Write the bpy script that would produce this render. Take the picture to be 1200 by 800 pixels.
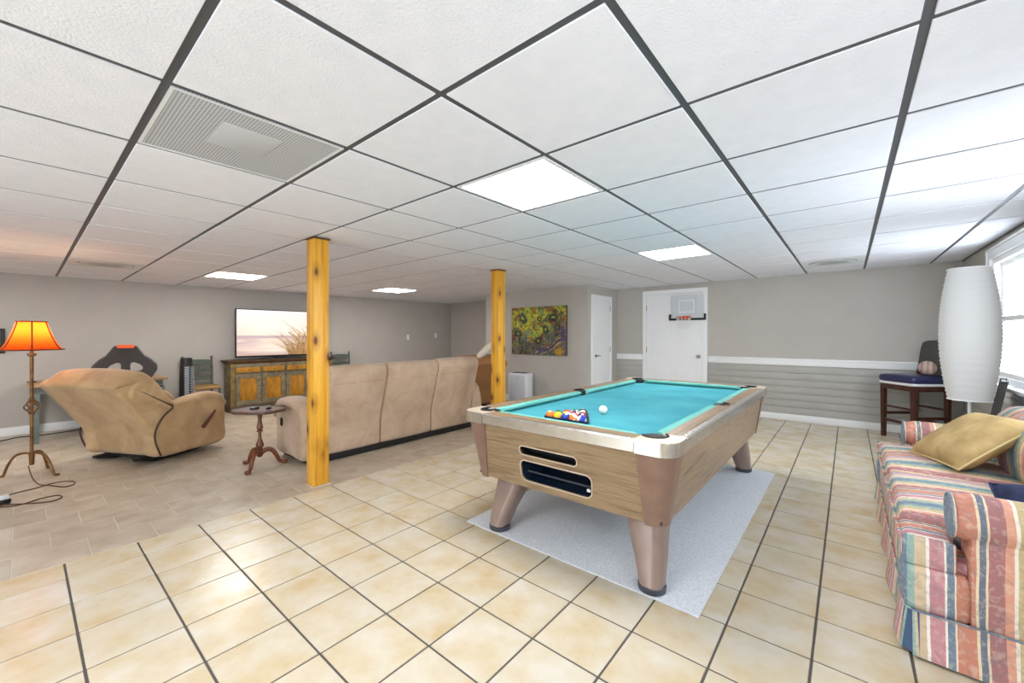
import bpy, bmesh, math, random
from mathutils import Vector, Matrix
random.seed(7)
for o in list(bpy.data.objects): bpy.data.objects.remove(o)
S = bpy.context.scene
COL = S.collection
PI = math.pi

# ------------------------------------------------------------------ camera, world, exposure
CAM_H = 1.30
cd = bpy.data.cameras.new('camera'); cam = bpy.data.objects.new('camera', cd); COL.objects.link(cam)
cam.location = (0, 0, CAM_H); cam.rotation_euler = (PI/2, 0, 0.6910)
cd.sensor_width = 36; cd.lens = 476.95/1200*36; cd.shift_y = -7.45/1200; cd.clip_start = .02
S.camera = cam
S.view_settings.view_transform = 'Standard'; S.view_settings.look = 'None'
S.view_settings.gamma = 1; S.view_settings.use_curve_mapping = False
S.view_settings.exposure = 0.67
W = bpy.data.worlds.new('overcast_sky'); S.world = W; W.use_nodes = True
WORLD_STRENGTH = 7.0
W.node_tree.nodes['Background'].inputs[0].default_value = (.80, .905, 1.0, 1)
W.node_tree.nodes['Background'].inputs[1].default_value = WORLD_STRENGTH
PANEL_EMIT = 17          # ceiling troffers
LAMP_WATT = 4.5           # bulb of the iron floor lamp

# ------------------------------------------------------------------ helpers
def srgb(r, g, b):
    f = lambda c: (c/255/12.92) if c/255 <= .04045 else ((c/255+.055)/1.055)**2.4
    return (f(r), f(g), f(b), 1)

class N:
    """tiny node helper"""
    def __init__(s, name):
        s.m = bpy.data.materials.new(name); s.m.use_nodes = True
        s.t = s.m.node_tree; s.b = s.t.nodes['Principled BSDF']; s.out = s.t.nodes['Material Output']
    def n(s, typ, **kw):
        x = s.t.nodes.new(typ)
        for k, v in kw.items(): setattr(x, k, v)
        return x
    def l(s, a, b): s.t.links.new(a, b)
    def coord(s, scale=(1, 1, 1), out='Object', loc=(0, 0, 0), rot=(0, 0, 0)):
        c = s.n('ShaderNodeTexCoord'); m = s.n('ShaderNodeMapping')
        m.inputs['Scale'].default_value = scale; m.inputs['Location'].default_value = loc
        m.inputs['Rotation'].default_value = rot
        s.l(c.outputs[out], m.inputs['Vector']); return m.outputs[0]
    def noise(s, vec, scale=5, detail=4, rough=.55, dist=0):
        x = s.n('ShaderNodeTexNoise'); x.inputs['Scale'].default_value = scale
        x.inputs['Detail'].default_value = detail; x.inputs['Roughness'].default_value = rough
        x.inputs['Distortion'].default_value = dist
        if vec is not None: s.l(vec, x.inputs['Vector'])
        return x.outputs['Fac']
    def ramp(s, fac, stops, interp='LINEAR'):
        r = s.n('ShaderNodeValToRGB'); r.color_ramp.interpolation = interp
        e = r.color_ramp.elements
        while len(e) > 1: e.remove(e[-1])
        e[0].position = stops[0][0]; e[0].color = stops[0][1]
        for p, c in stops[1:]:
            q = e.new(p); q.color = c
        s.l(fac, r.inputs[0]); return r.outputs[0]
    def mix(s, fac, a, b, mode='MIX'):
        m = s.n('ShaderNodeMix', data_type='RGBA', blend_type=mode)
        for i, v in ((0, fac), (6, a), (7, b)):
            if hasattr(v, 'node'): s.l(v, m.inputs[i])
            else: m.inputs[i].default_value = v
        return m.outputs[2]
    def math(s, op, a, b=0.0):
        m = s.n('ShaderNodeMath', operation=op)
        for i, v in ((0, a), (1, b)):
            if hasattr(v, 'node'): s.l(v, m.inputs[i])
            else: m.inputs[i].default_value = v
        return m.outputs[0]
    def color(s, c):
        if hasattr(c, 'node'): s.l(c, s.b.inputs['Base Color'])
        else: s.b.inputs['Base Color'].default_value = c
    def set(s, rough=.5, metal=0, spec=.5, **kw):
        s.b.inputs['Roughness'].default_value = rough; s.b.inputs['Metallic'].default_value = metal
        s.b.inputs['Specular IOR Level'].default_value = spec
        for k, v in kw.items(): s.b.inputs[k].default_value = v
    def bump(s, h, strength=.2, dist=.01):
        b = s.n('ShaderNodeBump'); b.inputs['Strength'].default_value = strength; b.inputs['Distance'].default_value = dist
        s.l(h, b.inputs['Height']); s.l(b.outputs[0], s.b.inputs['Normal'])

M = {}
def plain(name, c, rough=.5, metal=0, spec=.5, **kw):
    x = N(name); x.color(c); x.set(rough, metal, spec, **kw); M[name] = x.m; return x.m
def mottled(name, c1, c2, scale=6, rough=.6, bump=0, bscale=60, detail=4, spec=.4, stretch=(1, 1, 1), metal=0, bdist=.004, **kw):
    x = N(name); v = x.coord(stretch)
    x.color(x.ramp(x.noise(v, scale, detail), [(.3, c1), (.7, c2)])); x.set(rough, metal, spec, **kw)
    if bump: x.bump(x.noise(v, bscale, 3), bump, bdist)
    M[name] = x.m; return x.m
def wood(name, cols, axis='z', scale=1.0, rough=.45, ring=9, along=.9, spec=.4, knots=None):
    x = N(name); st = {'x': (along, ring, ring), 'y': (ring, along, ring), 'z': (ring, ring, along)}[axis]
    v = x.coord(tuple(q*scale for q in st))
    f = x.noise(v, 1.6, 6, .62, .9); g = x.noise(v, 5.5, 3, .6)
    h = x.math('ADD', x.math('MULTIPLY', f, .75), x.math('MULTIPLY', g, .25))
    n = len(cols); c = x.ramp(h, [(.3+.4*i/(n-1), cols[i]) for i in range(n)])
    if knots:
        kv = x.coord(knots['scale']); vo = x.n('ShaderNodeTexVoronoi'); vo.inputs['Scale'].default_value = 1
        x.l(kv, vo.inputs['Vector'])
        k = x.ramp(vo.outputs['Distance'], [(0, (1, 1, 1, 1)), (knots['r']*.6, (1, 1, 1, 1)), (knots['r'], (.35, .35, .35, 1)), (knots['r']*2.2, (0, 0, 0, 1))])
        c = x.mix(k, c, knots['c'])
    x.color(c); x.set(rough, 0, spec); x.bump(h, .06, .003); M[name] = x.m; return x.m

class G:
    """geometry collector"""
    def __init__(s): s.v = []; s.f = []
    def add(s, vs, fs):
        o = len(s.v); s.v += [tuple(p) for p in vs]; s.f += [tuple(i+o for i in q) for q in fs]; return s
    def box(s, c, d, rot=None):
        x, y, z = (k/2 for k in d)
        vs = [Vector((i, j, k)) for i in (-x, x) for j in (-y, y) for k in (-z, z)]
        if rot: vs = [rot @ q for q in vs]
        c = Vector(c)
        return s.add([q+c for q in vs], [(0, 1, 3, 2), (4, 6, 7, 5), (0, 4, 5, 1), (2, 3, 7, 6), (0, 2, 6, 4), (1, 5, 7, 3)])
    def bounds(s, x0, x1, y0, y1, z0, z1):
        return s.box(((x0+x1)/2, (y0+y1)/2, (z0+z1)/2), (x1-x0, y1-y0, z1-z0))
    def loft(s, secs, cap=True, closed=False):
        n = len(secs[0]); o = len(s.v)
        for q in secs: s.v += [tuple(p) for p in q]
        m = len(secs)
        for i in range(m if closed else m-1):
            a = o+i*n; b = o+((i+1) % m)*n
            for j in range(n): s.f.append((a+j, a+(j+1) % n, b+(j+1) % n, b+j))
        if cap and not closed:
            s.f.append(tuple(o+j for j in reversed(range(n)))); s.f.append(tuple(o+(m-1)*n+j for j in range(n)))
        return s
    def lathe(s, prof, n=24, c=(0, 0, 0), a=0.0):
        cx, cy, cz = c
        return s.loft([[(cx+r*math.cos(a+2*PI*k/n), cy+r*math.sin(a+2*PI*k/n), cz+z) for k in range(n)] for r, z in prof])
    def tube(s, path, r, n=8, closed=False, flat=None):
        P = [Vector(p) for p in path]; m = len(P); rr = r if isinstance(r, (list, tuple)) else [r]*m
        secs = []; up = None
        for i, p in enumerate(P):
            t = (P[(i+1) % m]-P[i-1]) if closed else (P[min(i+1, m-1)]-P[max(i-1, 0)])
            t.normalize()
            if up is None:
                up = Vector((0, 0, 1)) if abs(t.z) < .9 else Vector((1, 0, 0))
            up = (up-t*up.dot(t)).normalized(); sd = t.cross(up)
            k1, k2 = (1, 1) if not flat else flat
            secs.append([p+(sd*math.cos(2*PI*k/n)*k1+up*math.sin(2*PI*k/n)*k2)*rr[i] for k in range(n)])
        return s.loft(secs, closed=closed)
    def soft(s, c, d, r, n=8, puff=(0, 0, 0), rot=None):
        """rounded box with puffed faces"""
        h = [k/2 for k in d]; c = Vector(c)
        for ax in range(3):
            for sg in (-1, 1):
                vs = []; a1, a2 = (ax+1) % 3, (ax+2) % 3
                for i in range(n+1):
                    for j in range(n+1):
                        u = math.sin(PI/2*(2*i/n-1)); w = math.sin(PI/2*(2*j/n-1))
                        p = [0, 0, 0]; p[ax] = sg*h[ax]; p[a1] = u*h[a1]; p[a2] = w*h[a2]
                        q = [max(-(h[k]-r), min(h[k]-r, p[k])) for k in range(3)]
                        dv = Vector([p[k]-q[k] for k in range(3)])
                        if dv.length > 1e-9: dv = dv.normalized()*r
                        o = Vector(q)+dv
                        for k in range(3):
                            b1, b2 = (k+1) % 3, (k+2) % 3
                            if puff[k]:
                                o[k] += (o[k]/h[k])*puff[k]*max(0, 1-(o[b1]/h[b1])**2)*max(0, 1-(o[b2]/h[b2])**2)
                        if rot: o = rot @ o
                        vs.append(o+c)
                fs = []
                for i in range(n):
                    for j in range(n):
                        q = (i*(n+1)+j, (i+1)*(n+1)+j, (i+1)*(n+1)+j+1, i*(n+1)+j+1)
                        fs.append(q if sg > 0 else q[::-1])
                s.add(vs, fs)
        return s
    def plate(s, outer, holes, z0, z1, fr):
        """flat plate with holes: 2D loops, fr maps (u, v, w) to 3D"""
        bm = bmesh.new(); loops = []
        for lp in [outer]+list(holes):
            vs = [bm.verts.new((p[0], p[1], 0)) for p in lp]
            for i in range(len(vs)): bm.edges.new((vs[i], vs[(i+1) % len(vs)]))
        bmesh.ops.triangle_fill(bm, use_beauty=True, use_dissolve=False, edges=bm.edges[:])
        bm.verts.index_update()
        co = [q.co.copy() for q in bm.verts]; fs = [[q.index for q in f.verts] for f in bm.faces]; bm.free()
        s.add([fr(p.x, p.y, z1) for p in co], fs); s.add([fr(p.x, p.y, z0) for p in co], [f[::-1] for f in fs])
        for lp in [outer]+list(holes):
            n = len(lp)
            s.add([fr(p[0], p[1], z0) for p in lp]+[fr(p[0], p[1], z1) for p in lp], [(i, (i+1) % n, n+(i+1) % n, n+i) for i in range(n)])
        return s
    def xf(s, mat):
        s.v = [tuple(mat @ Vector(p)) for p in s.v]; return s

def mesh(name, g, smooth=38, bevel=0, bseg=2, sub=0):
    me = bpy.data.meshes.new(name); me.from_pydata(g.v, [], g.f)
    bm = bmesh.new(); bm.from_mesh(me)
    bmesh.ops.remove_doubles(bm, verts=bm.verts[:], dist=1e-5)
    bmesh.ops.recalc_face_normals(bm, faces=bm.faces[:])
    if bevel:
        es = [e for e in bm.edges if len(e.link_faces) == 2 and e.calc_face_angle(0) > math.radians(30)]
        bmesh.ops.bevel(bm, geom=es, offset=bevel, segments=bseg, profile=.5, affect='EDGES', clamp_overlap=True)
    if sub:
        bmesh.ops.subdivide_edges(bm, edges=bm.edges[:], cuts=sub, use_grid_fill=True, smooth=0)
    a = math.radians(smooth)
    for f in bm.faces: f.smooth = True
    for e in bm.edges: e.smooth = not (len(e.link_faces) != 2 or e.calc_face_angle(0) > a)
    bm.to_mesh(me); bm.free(); return me
def mat(m): return M[m] if isinstance(m, str) else m
def obj(name, g, m, parent=None, **kw):
    me = g if isinstance(g, bpy.types.Mesh) else mesh(name, g, **kw)
    if m is not None:
        me.materials.clear(); me.materials.append(mat(m))
    o = bpy.data.objects.new(name, me); COL.objects.link(o)
    if parent is not None: o.parent = parent
    return o
def tag(o, label, cat, group=None):
    o['label'] = label; o['category'] = cat
    if group: o['group'] = group
    return o
def thing(name, label, cat, loc=(0, 0, 0), rz=0, group=None):
    o = bpy.data.objects.new(name, None); COL.objects.link(o); o.empty_display_size = .1
    o.location = loc; o.rotation_euler = (0, 0, rz); return tag(o, label, cat, group)
def struct(name, g, m, **kw):
    o = obj(name, g, m, **kw); o['kind'] = 'structure'; return o
def dup(o, parent=None):
    c = o.copy(); COL.objects.link(c)
    if parent is not None: c.parent = parent
    for ch in list(o.children): dup(ch, c)
    return c
def rrect(x0, x1, y0, y1, r, n=5):
    p = []
    for cx, cy, a in ((x1-r, y0+r, -PI/2), (x1-r, y1-r, 0), (x0+r, y1-r, PI/2), (x0+r, y0+r, PI)):
        for k in range(n+1): p.append((cx+r*math.cos(a+PI/2*k/n), cy+r*math.sin(a+PI/2*k/n)))
    return p
def spline(pts, k=6, closed=True):
    out = []; n = len(pts); m = n if closed else n-1
    P = [Vector(p) for p in pts]
    for i in range(m):
        g = (lambda j: P[j % n]) if closed else (lambda j: P[max(0, min(n-1, j))])
        a, b, c, d = g(i-1), g(i), g(i+1), g(i+2)
        for t in range(k):
            t = t/k; out.append(.5*((2*b)+(c-a)*t+(2*a-5*b+4*c-d)*t*t+(3*b-a-3*c+d)*t**3))
    if not closed: out.append(P[-1])
    return out
def inset(poly, d):
    n = len(poly); P = [Vector((p[0], p[1])) for p in poly]
    ar = sum(P[i].x*P[(i+1) % n].y-P[(i+1) % n].x*P[i].y for i in range(n)); sg = 1 if ar > 0 else -1
    out = []
    for i in range(n):
        t = (P[(i+1) % n]-P[i-1])
        if t.length < 1e-9: out.append(P[i]); continue
        t.normalize(); out.append(P[i]+Vector((-t.y, t.x))*d*sg)
    return out
def soft_extrude(poly, x0, x1, r, fr, nr=4, puff=0, nm=5):
    """extrude a closed 2D outline from x0 to x1 with rounded ends"""
    g = G(); secs = []
    for k in range(nr+1):
        a = PI/2*k/nr; secs.append([fr(x0+r*(1-math.sin(a)), q.x, q.y) for q in inset(poly, r*(1-math.cos(PI/2-a)) if 0 else r*(1-math.sin(a)))])
    secs = []
    for k in range(nr+1):
        a = PI/2*k/nr; secs.append((x0+r*(1-math.cos(a)), r*(1-math.sin(a))))
    for k in range(1, nm):
        t = k/nm; secs.append((x0+r+(x1-x0-2*r)*t, -puff*(1-(2*t-1)**2)))
    for k in range(nr, -1, -1):
        a = PI/2*k/nr; secs.append((x1-r*(1-math.cos(a)), r*(1-math.sin(a))))
    return g.loft([[fr(x, q.x, q.y) for q in inset(poly, d)] for x, d in secs])
def RX(a): return Matrix.Rotation(a, 3, 'X')
def RY(a): return Matrix.Rotation(a, 3, 'Y')
def RZ(a): return Matrix.Rotation(a, 3, 'Z')
def sm(a, b, x):
    t = max(0, min(1, (x-a)/(b-a))); return t*t*(3-2*t)
def lerp(a, b, t): return tuple(a[i]+(b[i]-a[i])*t for i in range(len(a)))

# ------------------------------------------------------------------ materials
plain('ceiling_grid', srgb(78, 78, 82), .45)
x = N('ceiling_tile'); v = x.coord((1, 1, 1))
x.color(x.ramp(x.noise(v, 9, 3), [(.3, srgb(234, 235, 243)), (.7, srgb(240, 240, 247))])); x.set(.85, 0, .2)
x.bump(x.noise(v, 110, 3, .6), .55, .006); M['ceiling_tile'] = x.m
mottled('wall_paint', srgb(187, 181, 173), srgb(192, 186, 179), 3, .75, .08, 220)
mottled('plank_paint', srgb(176, 173, 167), srgb(184, 181, 175), 4, .5, .05, 90)
plain('white_trim', srgb(243, 243, 243), .35)
plain('door_white', srgb(242, 242, 242), .35)
plain('grout_dark', srgb(88, 82, 78), .8); plain('grout_light', srgb(206, 198, 184), .8)
def tile_mat(name, cols, scale, rough, bump, jitter):
    x = N(name); oi = x.n('ShaderNodeObjectInfo'); c = x.n('ShaderNodeTexCoord')
    mp = x.n('ShaderNodeVectorMath', operation='ADD'); x.l(c.outputs['Object'], mp.inputs[0])
    cb = x.n('ShaderNodeCombineXYZ'); sc = x.math('MULTIPLY', oi.outputs['Random'], 37.0)
    for i in range(3): x.l(sc, cb.inputs[i])
    x.l(cb.outputs[0], mp.inputs[1])
    f = x.noise(mp.outputs[0], scale, 5, .55)
    n = len(cols); col = x.ramp(f, [(.28+.44*i/(n-1), cols[i]) for i in range(n)])
    j = x.math('ADD', 1-jitter/2, x.math('MULTIPLY', oi.outputs['Random'], jitter))
    hs = x.n('ShaderNodeHueSaturation'); x.l(col, hs.inputs['Color']); x.l(j, hs.inputs['Value'])
    x.color(hs.outputs[0]); x.set(rough, 0, .5)
    x.bump(x.noise(mp.outputs[0], scale*3, 3), bump, .002); M[name] = x.m
tile_mat('beige_tile', [srgb(198, 175, 136), srgb(206, 193, 168), srgb(213, 206, 193)], 5.5, .27, .12, .05)
tile_mat('grey_tile', [srgb(166, 149, 129), srgb(184, 170, 151), srgb(197, 185, 168)], 6, .38, .2, .1)
wood('pine_post', [srgb(188, 120, 30), srgb(226, 165, 52), srgb(240, 190, 82)], 'z', 1, .35, 10, .35, knots=dict(scale=(7, 7, 3.2), r=.17, c=srgb(105, 52, 18)))
wood('laminate_x', [srgb(88, 68, 48), srgb(124, 100, 74), srgb(150, 127, 98), srgb(118, 94, 70), srgb(150, 126, 98)], 'x', 2.1, .3, 7, .42)
wood('laminate_y', [srgb(92, 72, 54), srgb(128, 104, 80), srgb(154, 130, 104), srgb(122, 98, 76), srgb(154, 128, 102)], 'y', 2.1, .3, 7, .42)
mottled('brown_casting', srgb(124, 96, 82), srgb(138, 110, 96), 9, .3, 0, metal=.15)
mottled('leg_metal', srgb(140, 118, 108), srgb(154, 132, 122), 9, .32, 0, metal=.15)
mottled('chrome', srgb(205, 200, 192), srgb(222, 218, 212), 20, .24, 0, metal=.9)
mottled('cap_metal', srgb(208, 190, 168), srgb(222, 206, 186), 14, .4, 0, metal=.35)
x = N('felt'); v = x.coord(); x.color(x.ramp(x.noise(v, 3.5, 5), [(.3, srgb(64, 146, 160)), (.7, srgb(82, 162, 175))])); x.set(.95, 0, .1); x.bump(x.noise(v, 500, 2), .1, .001); M['felt'] = x.m
x = N('cushion_felt'); v = x.coord(); x.color(x.ramp(x.noise(v, 6, 5), [(.3, srgb(104, 176, 166)), (.7, srgb(126, 192, 183))])); x.set(.95, 0, .1); M['cushion_felt'] = x.m
plain('black_plastic', srgb(24, 24, 26), .4); plain('black_leather', srgb(44, 38, 36), .42); plain('pocket_black', srgb(16, 15, 16), .6)
plain('return_navy', srgb(26, 38, 58), .25); plain('orange', srgb(232, 92, 40), .45); plain('rubber_foot', srgb(62, 64, 72), .5)
x = N('rug'); v = x.coord(); f = x.noise(v, 150, 3, .7)
x.color(x.ramp(f, [(.32, srgb(184, 185, 188)), (.5, srgb(212, 214, 218)), (.68, srgb(230, 232, 235))])); x.set(.95, 0, .1); x.bump(f, .45, .004); M['rug'] = x.m
def micro(name, c1, c2):
    x = N(name); v = x.coord(); f = x.noise(v, 4.2, 6, .6, .6)
    x.color(x.ramp(f, [(.3, c1), (.55, lerp(c1, c2, .55)), (.72, c2)])); x.set(.92, 0, .15)
    x.b.inputs['Sheen Weight'].default_value = .25; x.b.inputs['Sheen Roughness'].default_value = .5
    x.bump(x.noise(v, 9, 5), .25, .01); M[name] = x.m
micro('microfibre_tan', srgb(170, 138, 98), srgb(204, 172, 130)); micro('microfibre_taupe', srgb(178, 151, 126), srgb(206, 180, 156))
plain('dark_seam', srgb(72, 48, 36), .8); plain('under_black', srgb(26, 24, 23), .7)
mottled('lever_brown', srgb(78, 46, 30), srgb(96, 60, 40), 12, .35)
mottled('iron_bronze', srgb(98, 66, 38), srgb(150, 108, 66), 18, .38, .1, 80, metal=.6)
x = N('amber_shade')
for nd in list(x.t.nodes):
    if nd != x.out: x.t.nodes.remove(nd)
tr = x.n('ShaderNodeBsdfTranslucent'); df = x.n('ShaderNodeBsdfDiffuse'); mx = x.n('ShaderNodeMixShader'); mx.inputs[0].default_value = .35
tr.inputs[0].default_value = srgb(232, 104, 34); df.inputs[0].default_value = srgb(196, 76, 30)
x.l(tr.outputs[0], mx.inputs[1]); x.l(df.outputs[0], mx.inputs[2]); x.l(mx.outputs[0], x.out.inputs[0]); M['amber_shade'] = x.m
plain('shade_trim', srgb(112, 48, 20), .8)
x = N('bulb'); x.b.inputs['Emission Color'].default_value = (1, .72, .38, 1); x.b.inputs['Emission Strength'].default_value = 12; M['bulb'] = x.m
x = N('rice_paper')
for nd in list(x.t.nodes):
    if nd != x.out: x.t.nodes.remove(nd)
tr = x.n('ShaderNodeBsdfTranslucent'); df = x.n('ShaderNodeBsdfDiffuse'); mx = x.n('ShaderNodeMixShader'); mx.inputs[0].default_value = .86
tr.inputs[0].default_value = srgb(228, 226, 222); df.inputs[0].default_value = srgb(222, 221, 219)
x.l(tr.outputs[0], mx.inputs[1]); x.l(df.outputs[0], mx.inputs[2]); x.l(mx.outputs[0], x.out.inputs[0]); M['rice_paper'] = x.m
wood('espresso_wood', [srgb(46, 24, 18), srgb(72, 40, 30), srgb(86, 52, 40)], 'z', 1, .35, 9, .8)
wood('mahogany', [srgb(74, 38, 22), srgb(112, 62, 38), srgb(132, 78, 50)], 'z', 1.4, .28, 9, 1)
wood('mahogany_top', [srgb(66, 42, 34), srgb(94, 64, 52), srgb(112, 78, 64)], 'x', 1.4, .3, 9, 1)
mottled('cabinet_paint', srgb(98, 88, 66), srgb(150, 138, 110), 11, .6, .3, 40, detail=7)
mottled('cabinet_mustard', srgb(152, 98, 26), srgb(206, 148, 46), 8, .5, .2, 40, detail=6, stretch=(2, 2, .7))
mottled('cabinet_post', srgb(96, 84, 54), srgb(160, 126, 62), 13, .6, .3, 40, detail=7)
mottled('cabinet_brown', srgb(66, 46, 28), srgb(104, 78, 48), 10, .55, .2, 40, detail=6)
mottled('chair_green', srgb(72, 84, 76), srgb(104, 112, 100), 14, .6, .2, 40, detail=6)
mottled('chair_straw', srgb(142, 108, 62), srgb(176, 140, 88), 14, .6, .2, 60, stretch=(1, 6, 6))
mottled('desk_teal', srgb(92, 106, 104), srgb(116, 128, 124), 10, .5, .1, 40)
wood('desk_top', [srgb(130, 100, 66), srgb(164, 132, 92), srgb(184, 152, 112)], 'y', 1, .4, 9, .8)
plain('silver_grille', srgb(176, 186, 194), .4, .2)
plain('purifier_white', srgb(236, 237, 240), .35); plain('purifier_grey', srgb(214, 217, 224), .4)
plain('steel', srgb(150, 146, 140), .3, .9)
plain('navy_leather', srgb(40, 44, 84), .28); plain('leather_dark', srgb(58, 46, 46), .35); plain('back_grey', srgb(78, 76, 72), .6)
x = N('ball_leather'); v = x.coord(); w = x.n('ShaderNodeTexWave'); w.inputs['Scale'].default_value = 6; w.inputs['Distortion'].default_value = 3
x.l(v, w.inputs['Vector']); x.color(x.ramp(w.outputs['Fac'], [(.0, srgb(140, 112, 102)), (.12, srgb(180, 154, 142)), (1, srgb(198, 172, 158))])); x.set(.6); M['ball_leather'] = x.m
mottled('gold_damask', srgb(150, 122, 74), srgb(196, 168, 116), 7, .75, .3, 30, detail=7); plain('gold_piping', srgb(198, 176, 122), .7)
mottled('navy_cloth', srgb(28, 34, 64), srgb(50, 60, 96), 10, .85)
plain('cream_pillow', srgb(236, 226, 208), .85)
x = N('glass_pane')
for nd in list(x.t.nodes):
    if nd != x.out: x.t.nodes.remove(nd)
tp = x.n('ShaderNodeBsdfTransparent'); gl = x.n('ShaderNodeBsdfGlossy'); gl.inputs['Roughness'].default_value = .05; mx = x.n('ShaderNodeMixShader'); mx.inputs[0].default_value = .06
x.l(tp.outputs[0], mx.inputs[1]); x.l(gl.outputs[0], mx.inputs[2]); x.l(mx.outputs[0], x.out.inputs[0]); M['glass_pane'] = x.m
x = N('clear_acrylic')
for nd in list(x.t.nodes):
    if nd != x.out: x.t.nodes.remove(nd)
tp = x.n('ShaderNodeBsdfTransparent'); tp.inputs[0].default_value = (.95, .965, .975, 1); gl = x.n('ShaderNodeBsdfGlossy'); gl.inputs['Roughness'].default_value = .1; mx = x.n('ShaderNodeMixShader'); mx.inputs[0].default_value = .04
x.l(tp.outputs[0], mx.inputs[1]); x.l(gl.outputs[0], mx.inputs[2]); x.l(mx.outputs[0], x.out.inputs[0]); M['clear_acrylic'] = x.m
x = N('light_diffuser'); x.b.inputs['Base Color'].default_value = (.9, .9, .9, 1); x.b.inputs['Emission Color'].default_value = (1, .985, .965, 1); x.b.inputs['Emission Strength'].default_value = PANEL_EMIT; M['light_diffuser'] = x.m
x = N('perforated'); v = x.coord((84, 84, 84)); vo = x.n('ShaderNodeTexVoronoi', voronoi_dimensions='2D'); vo.inputs['Scale'].default_value = 1; vo.inputs['Randomness'].default_value = 0
x.l(v, vo.inputs['Vector']); x.color(x.ramp(vo.outputs['Distance'], [(0, srgb(132, 135, 141)), (.28, srgb(132, 135, 141)), (.4, srgb(204, 206, 211))])); x.set(.5); M['perforated'] = x.m
plain('vent_white', srgb(226, 227, 229), .5)
def picture_mat(name, emit):
    x = N(name); a = x.n('ShaderNodeAttribute', attribute_name='Col')
    if emit:
        x.color((.01, .01, .01, 1)); x.l(a.outputs['Color'], x.b.inputs['Emission Color']); x.b.inputs['Emission Strength'].default_value = emit; x.set(.2)
    else: x.color(a.outputs['Color']); x.set(.6)
    M[name] = x.m
picture_mat('screen_image', .72); picture_mat('canvas_paint', 0)
STRIPES = [((190, 112, 88), .050), ((226, 206, 170), .007), ((70, 88, 116), .018), ((226, 206, 170), .007), ((156, 88, 94), .040),
           ((216, 146, 120), .022), ((238, 228, 212), .010), ((192, 168, 118), .038), ((112, 152, 146), .034), ((78, 108, 136), .040),
           ((126, 166, 160), .022), ((204, 180, 146), .034), ((240, 232, 224), .009), ((190, 122, 134), .042), ((240, 232, 224), .006), ((84, 112, 138), .020), ((232, 214, 190), .006)]
def stripe_mat(name, axis, off=0.0):
    x = N(name); c = x.n('ShaderNodeTexCoord'); sp = x.n('ShaderNodeSeparateXYZ'); x.l(c.outputs['Object'], sp.inputs[0])
    T = sum(w for _, w in STRIPES)
    wob = x.math('MULTIPLY', x.math('SUBTRACT', x.noise(c.outputs['Object'], 6, 2), .5), .012)
    u = x.math('FRACT', x.math('ADD', x.math('DIVIDE', x.math('ADD', sp.outputs[axis], wob), T), off+10))
    st = []; p = 0
    for col, w in STRIPES: st.append((p, srgb(*col))); p += w/T
    col = x.ramp(u, st, 'CONSTANT')
    f = x.noise(c.outputs['Object'], 26, 4, .65, .8)
    col = x.mix(x.ramp(f, [(.5, (0, 0, 0, 1)), (.62, (.3, .3, .3, 1))]), col, srgb(92, 92, 104))
    col = x.mix(x.ramp(x.noise(c.outputs['Object'], 40, 3, .6, .6), [(.5, (0, 0, 0, 1)), (.66, (.3, .3, .3, 1))]), col, srgb(228, 214, 190))
    col = x.mix(.14, col, srgb(224, 212, 196))
    x.color(col); x.set(.85, 0, .2); x.bump(x.noise(c.outputs['Object'], 300, 2), .15, .002); M[name] = x.m
stripe_mat('stripe_y', 1, .15); stripe_mat('stripe_x', 0, .62)
def ball_mat(name, c, striped):
    x = N(name); co = x.n('ShaderNodeTexCoord'); sp = x.n('ShaderNodeSeparateXYZ'); x.l(co.outputs['Object'], sp.inputs[0])
    white = srgb(240, 234, 220); col = srgb(*c)
    a = x.math('ABSOLUTE', sp.outputs[2])
    base = x.ramp(x.math('MULTIPLY', a, 30), [(0, col), (.5, white)], 'CONSTANT') if striped else col
    d = x.math('ABSOLUTE', sp.outputs[0]); rr = x.math('SQRT', x.math('ADD', x.math('POWER', sp.outputs[2], 2), x.math('POWER', sp.outputs[1], 2)))
    k = x.ramp(x.math('MULTIPLY', rr, 30), [(0, (1, 1, 1, 1)), (.25, (0, 0, 0, 1))], 'CONSTANT')
    x.color(x.mix(k, base, white)); x.set(.08, 0, .6); M[name] = x.m

# ------------------------------------------------------------------ room shell
XL, XR, YF, YN = -8.35, 1.10, 7.48, -3.60      # left, right, far and near walls
CX, CY = -3.5, 6.30                            # closet corner
U = .647
def zc(x, y): return 2.1607+.0078*x+.0071*y    # slightly out-of-level suspended ceiling
TH = .12; ZT = 2.45
F2 = (-math.sin(.691), math.cos(.691)); R2 = (math.cos(.691), math.sin(.691))
def project(x, y, z):
    d = x*F2[0]+y*F2[1]; r = x*R2[0]+y*R2[1]
    if d < .15: return None
    return 600+476.95*r/d, 392.55-476.95*(z-CAM_H)/d
def area_px(pts):
    q = [project(*p) for p in pts]
    if any(a is None for a in q): return 0
    q = [(max(0, min(1200, a)), max(0, min(800, b))) for a, b in q]
    return abs(sum(q[i][0]*q[(i+1) % len(q)][1]-q[(i+1) % len(q)][0]*q[i][1] for i in range(len(q))))/2

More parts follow.
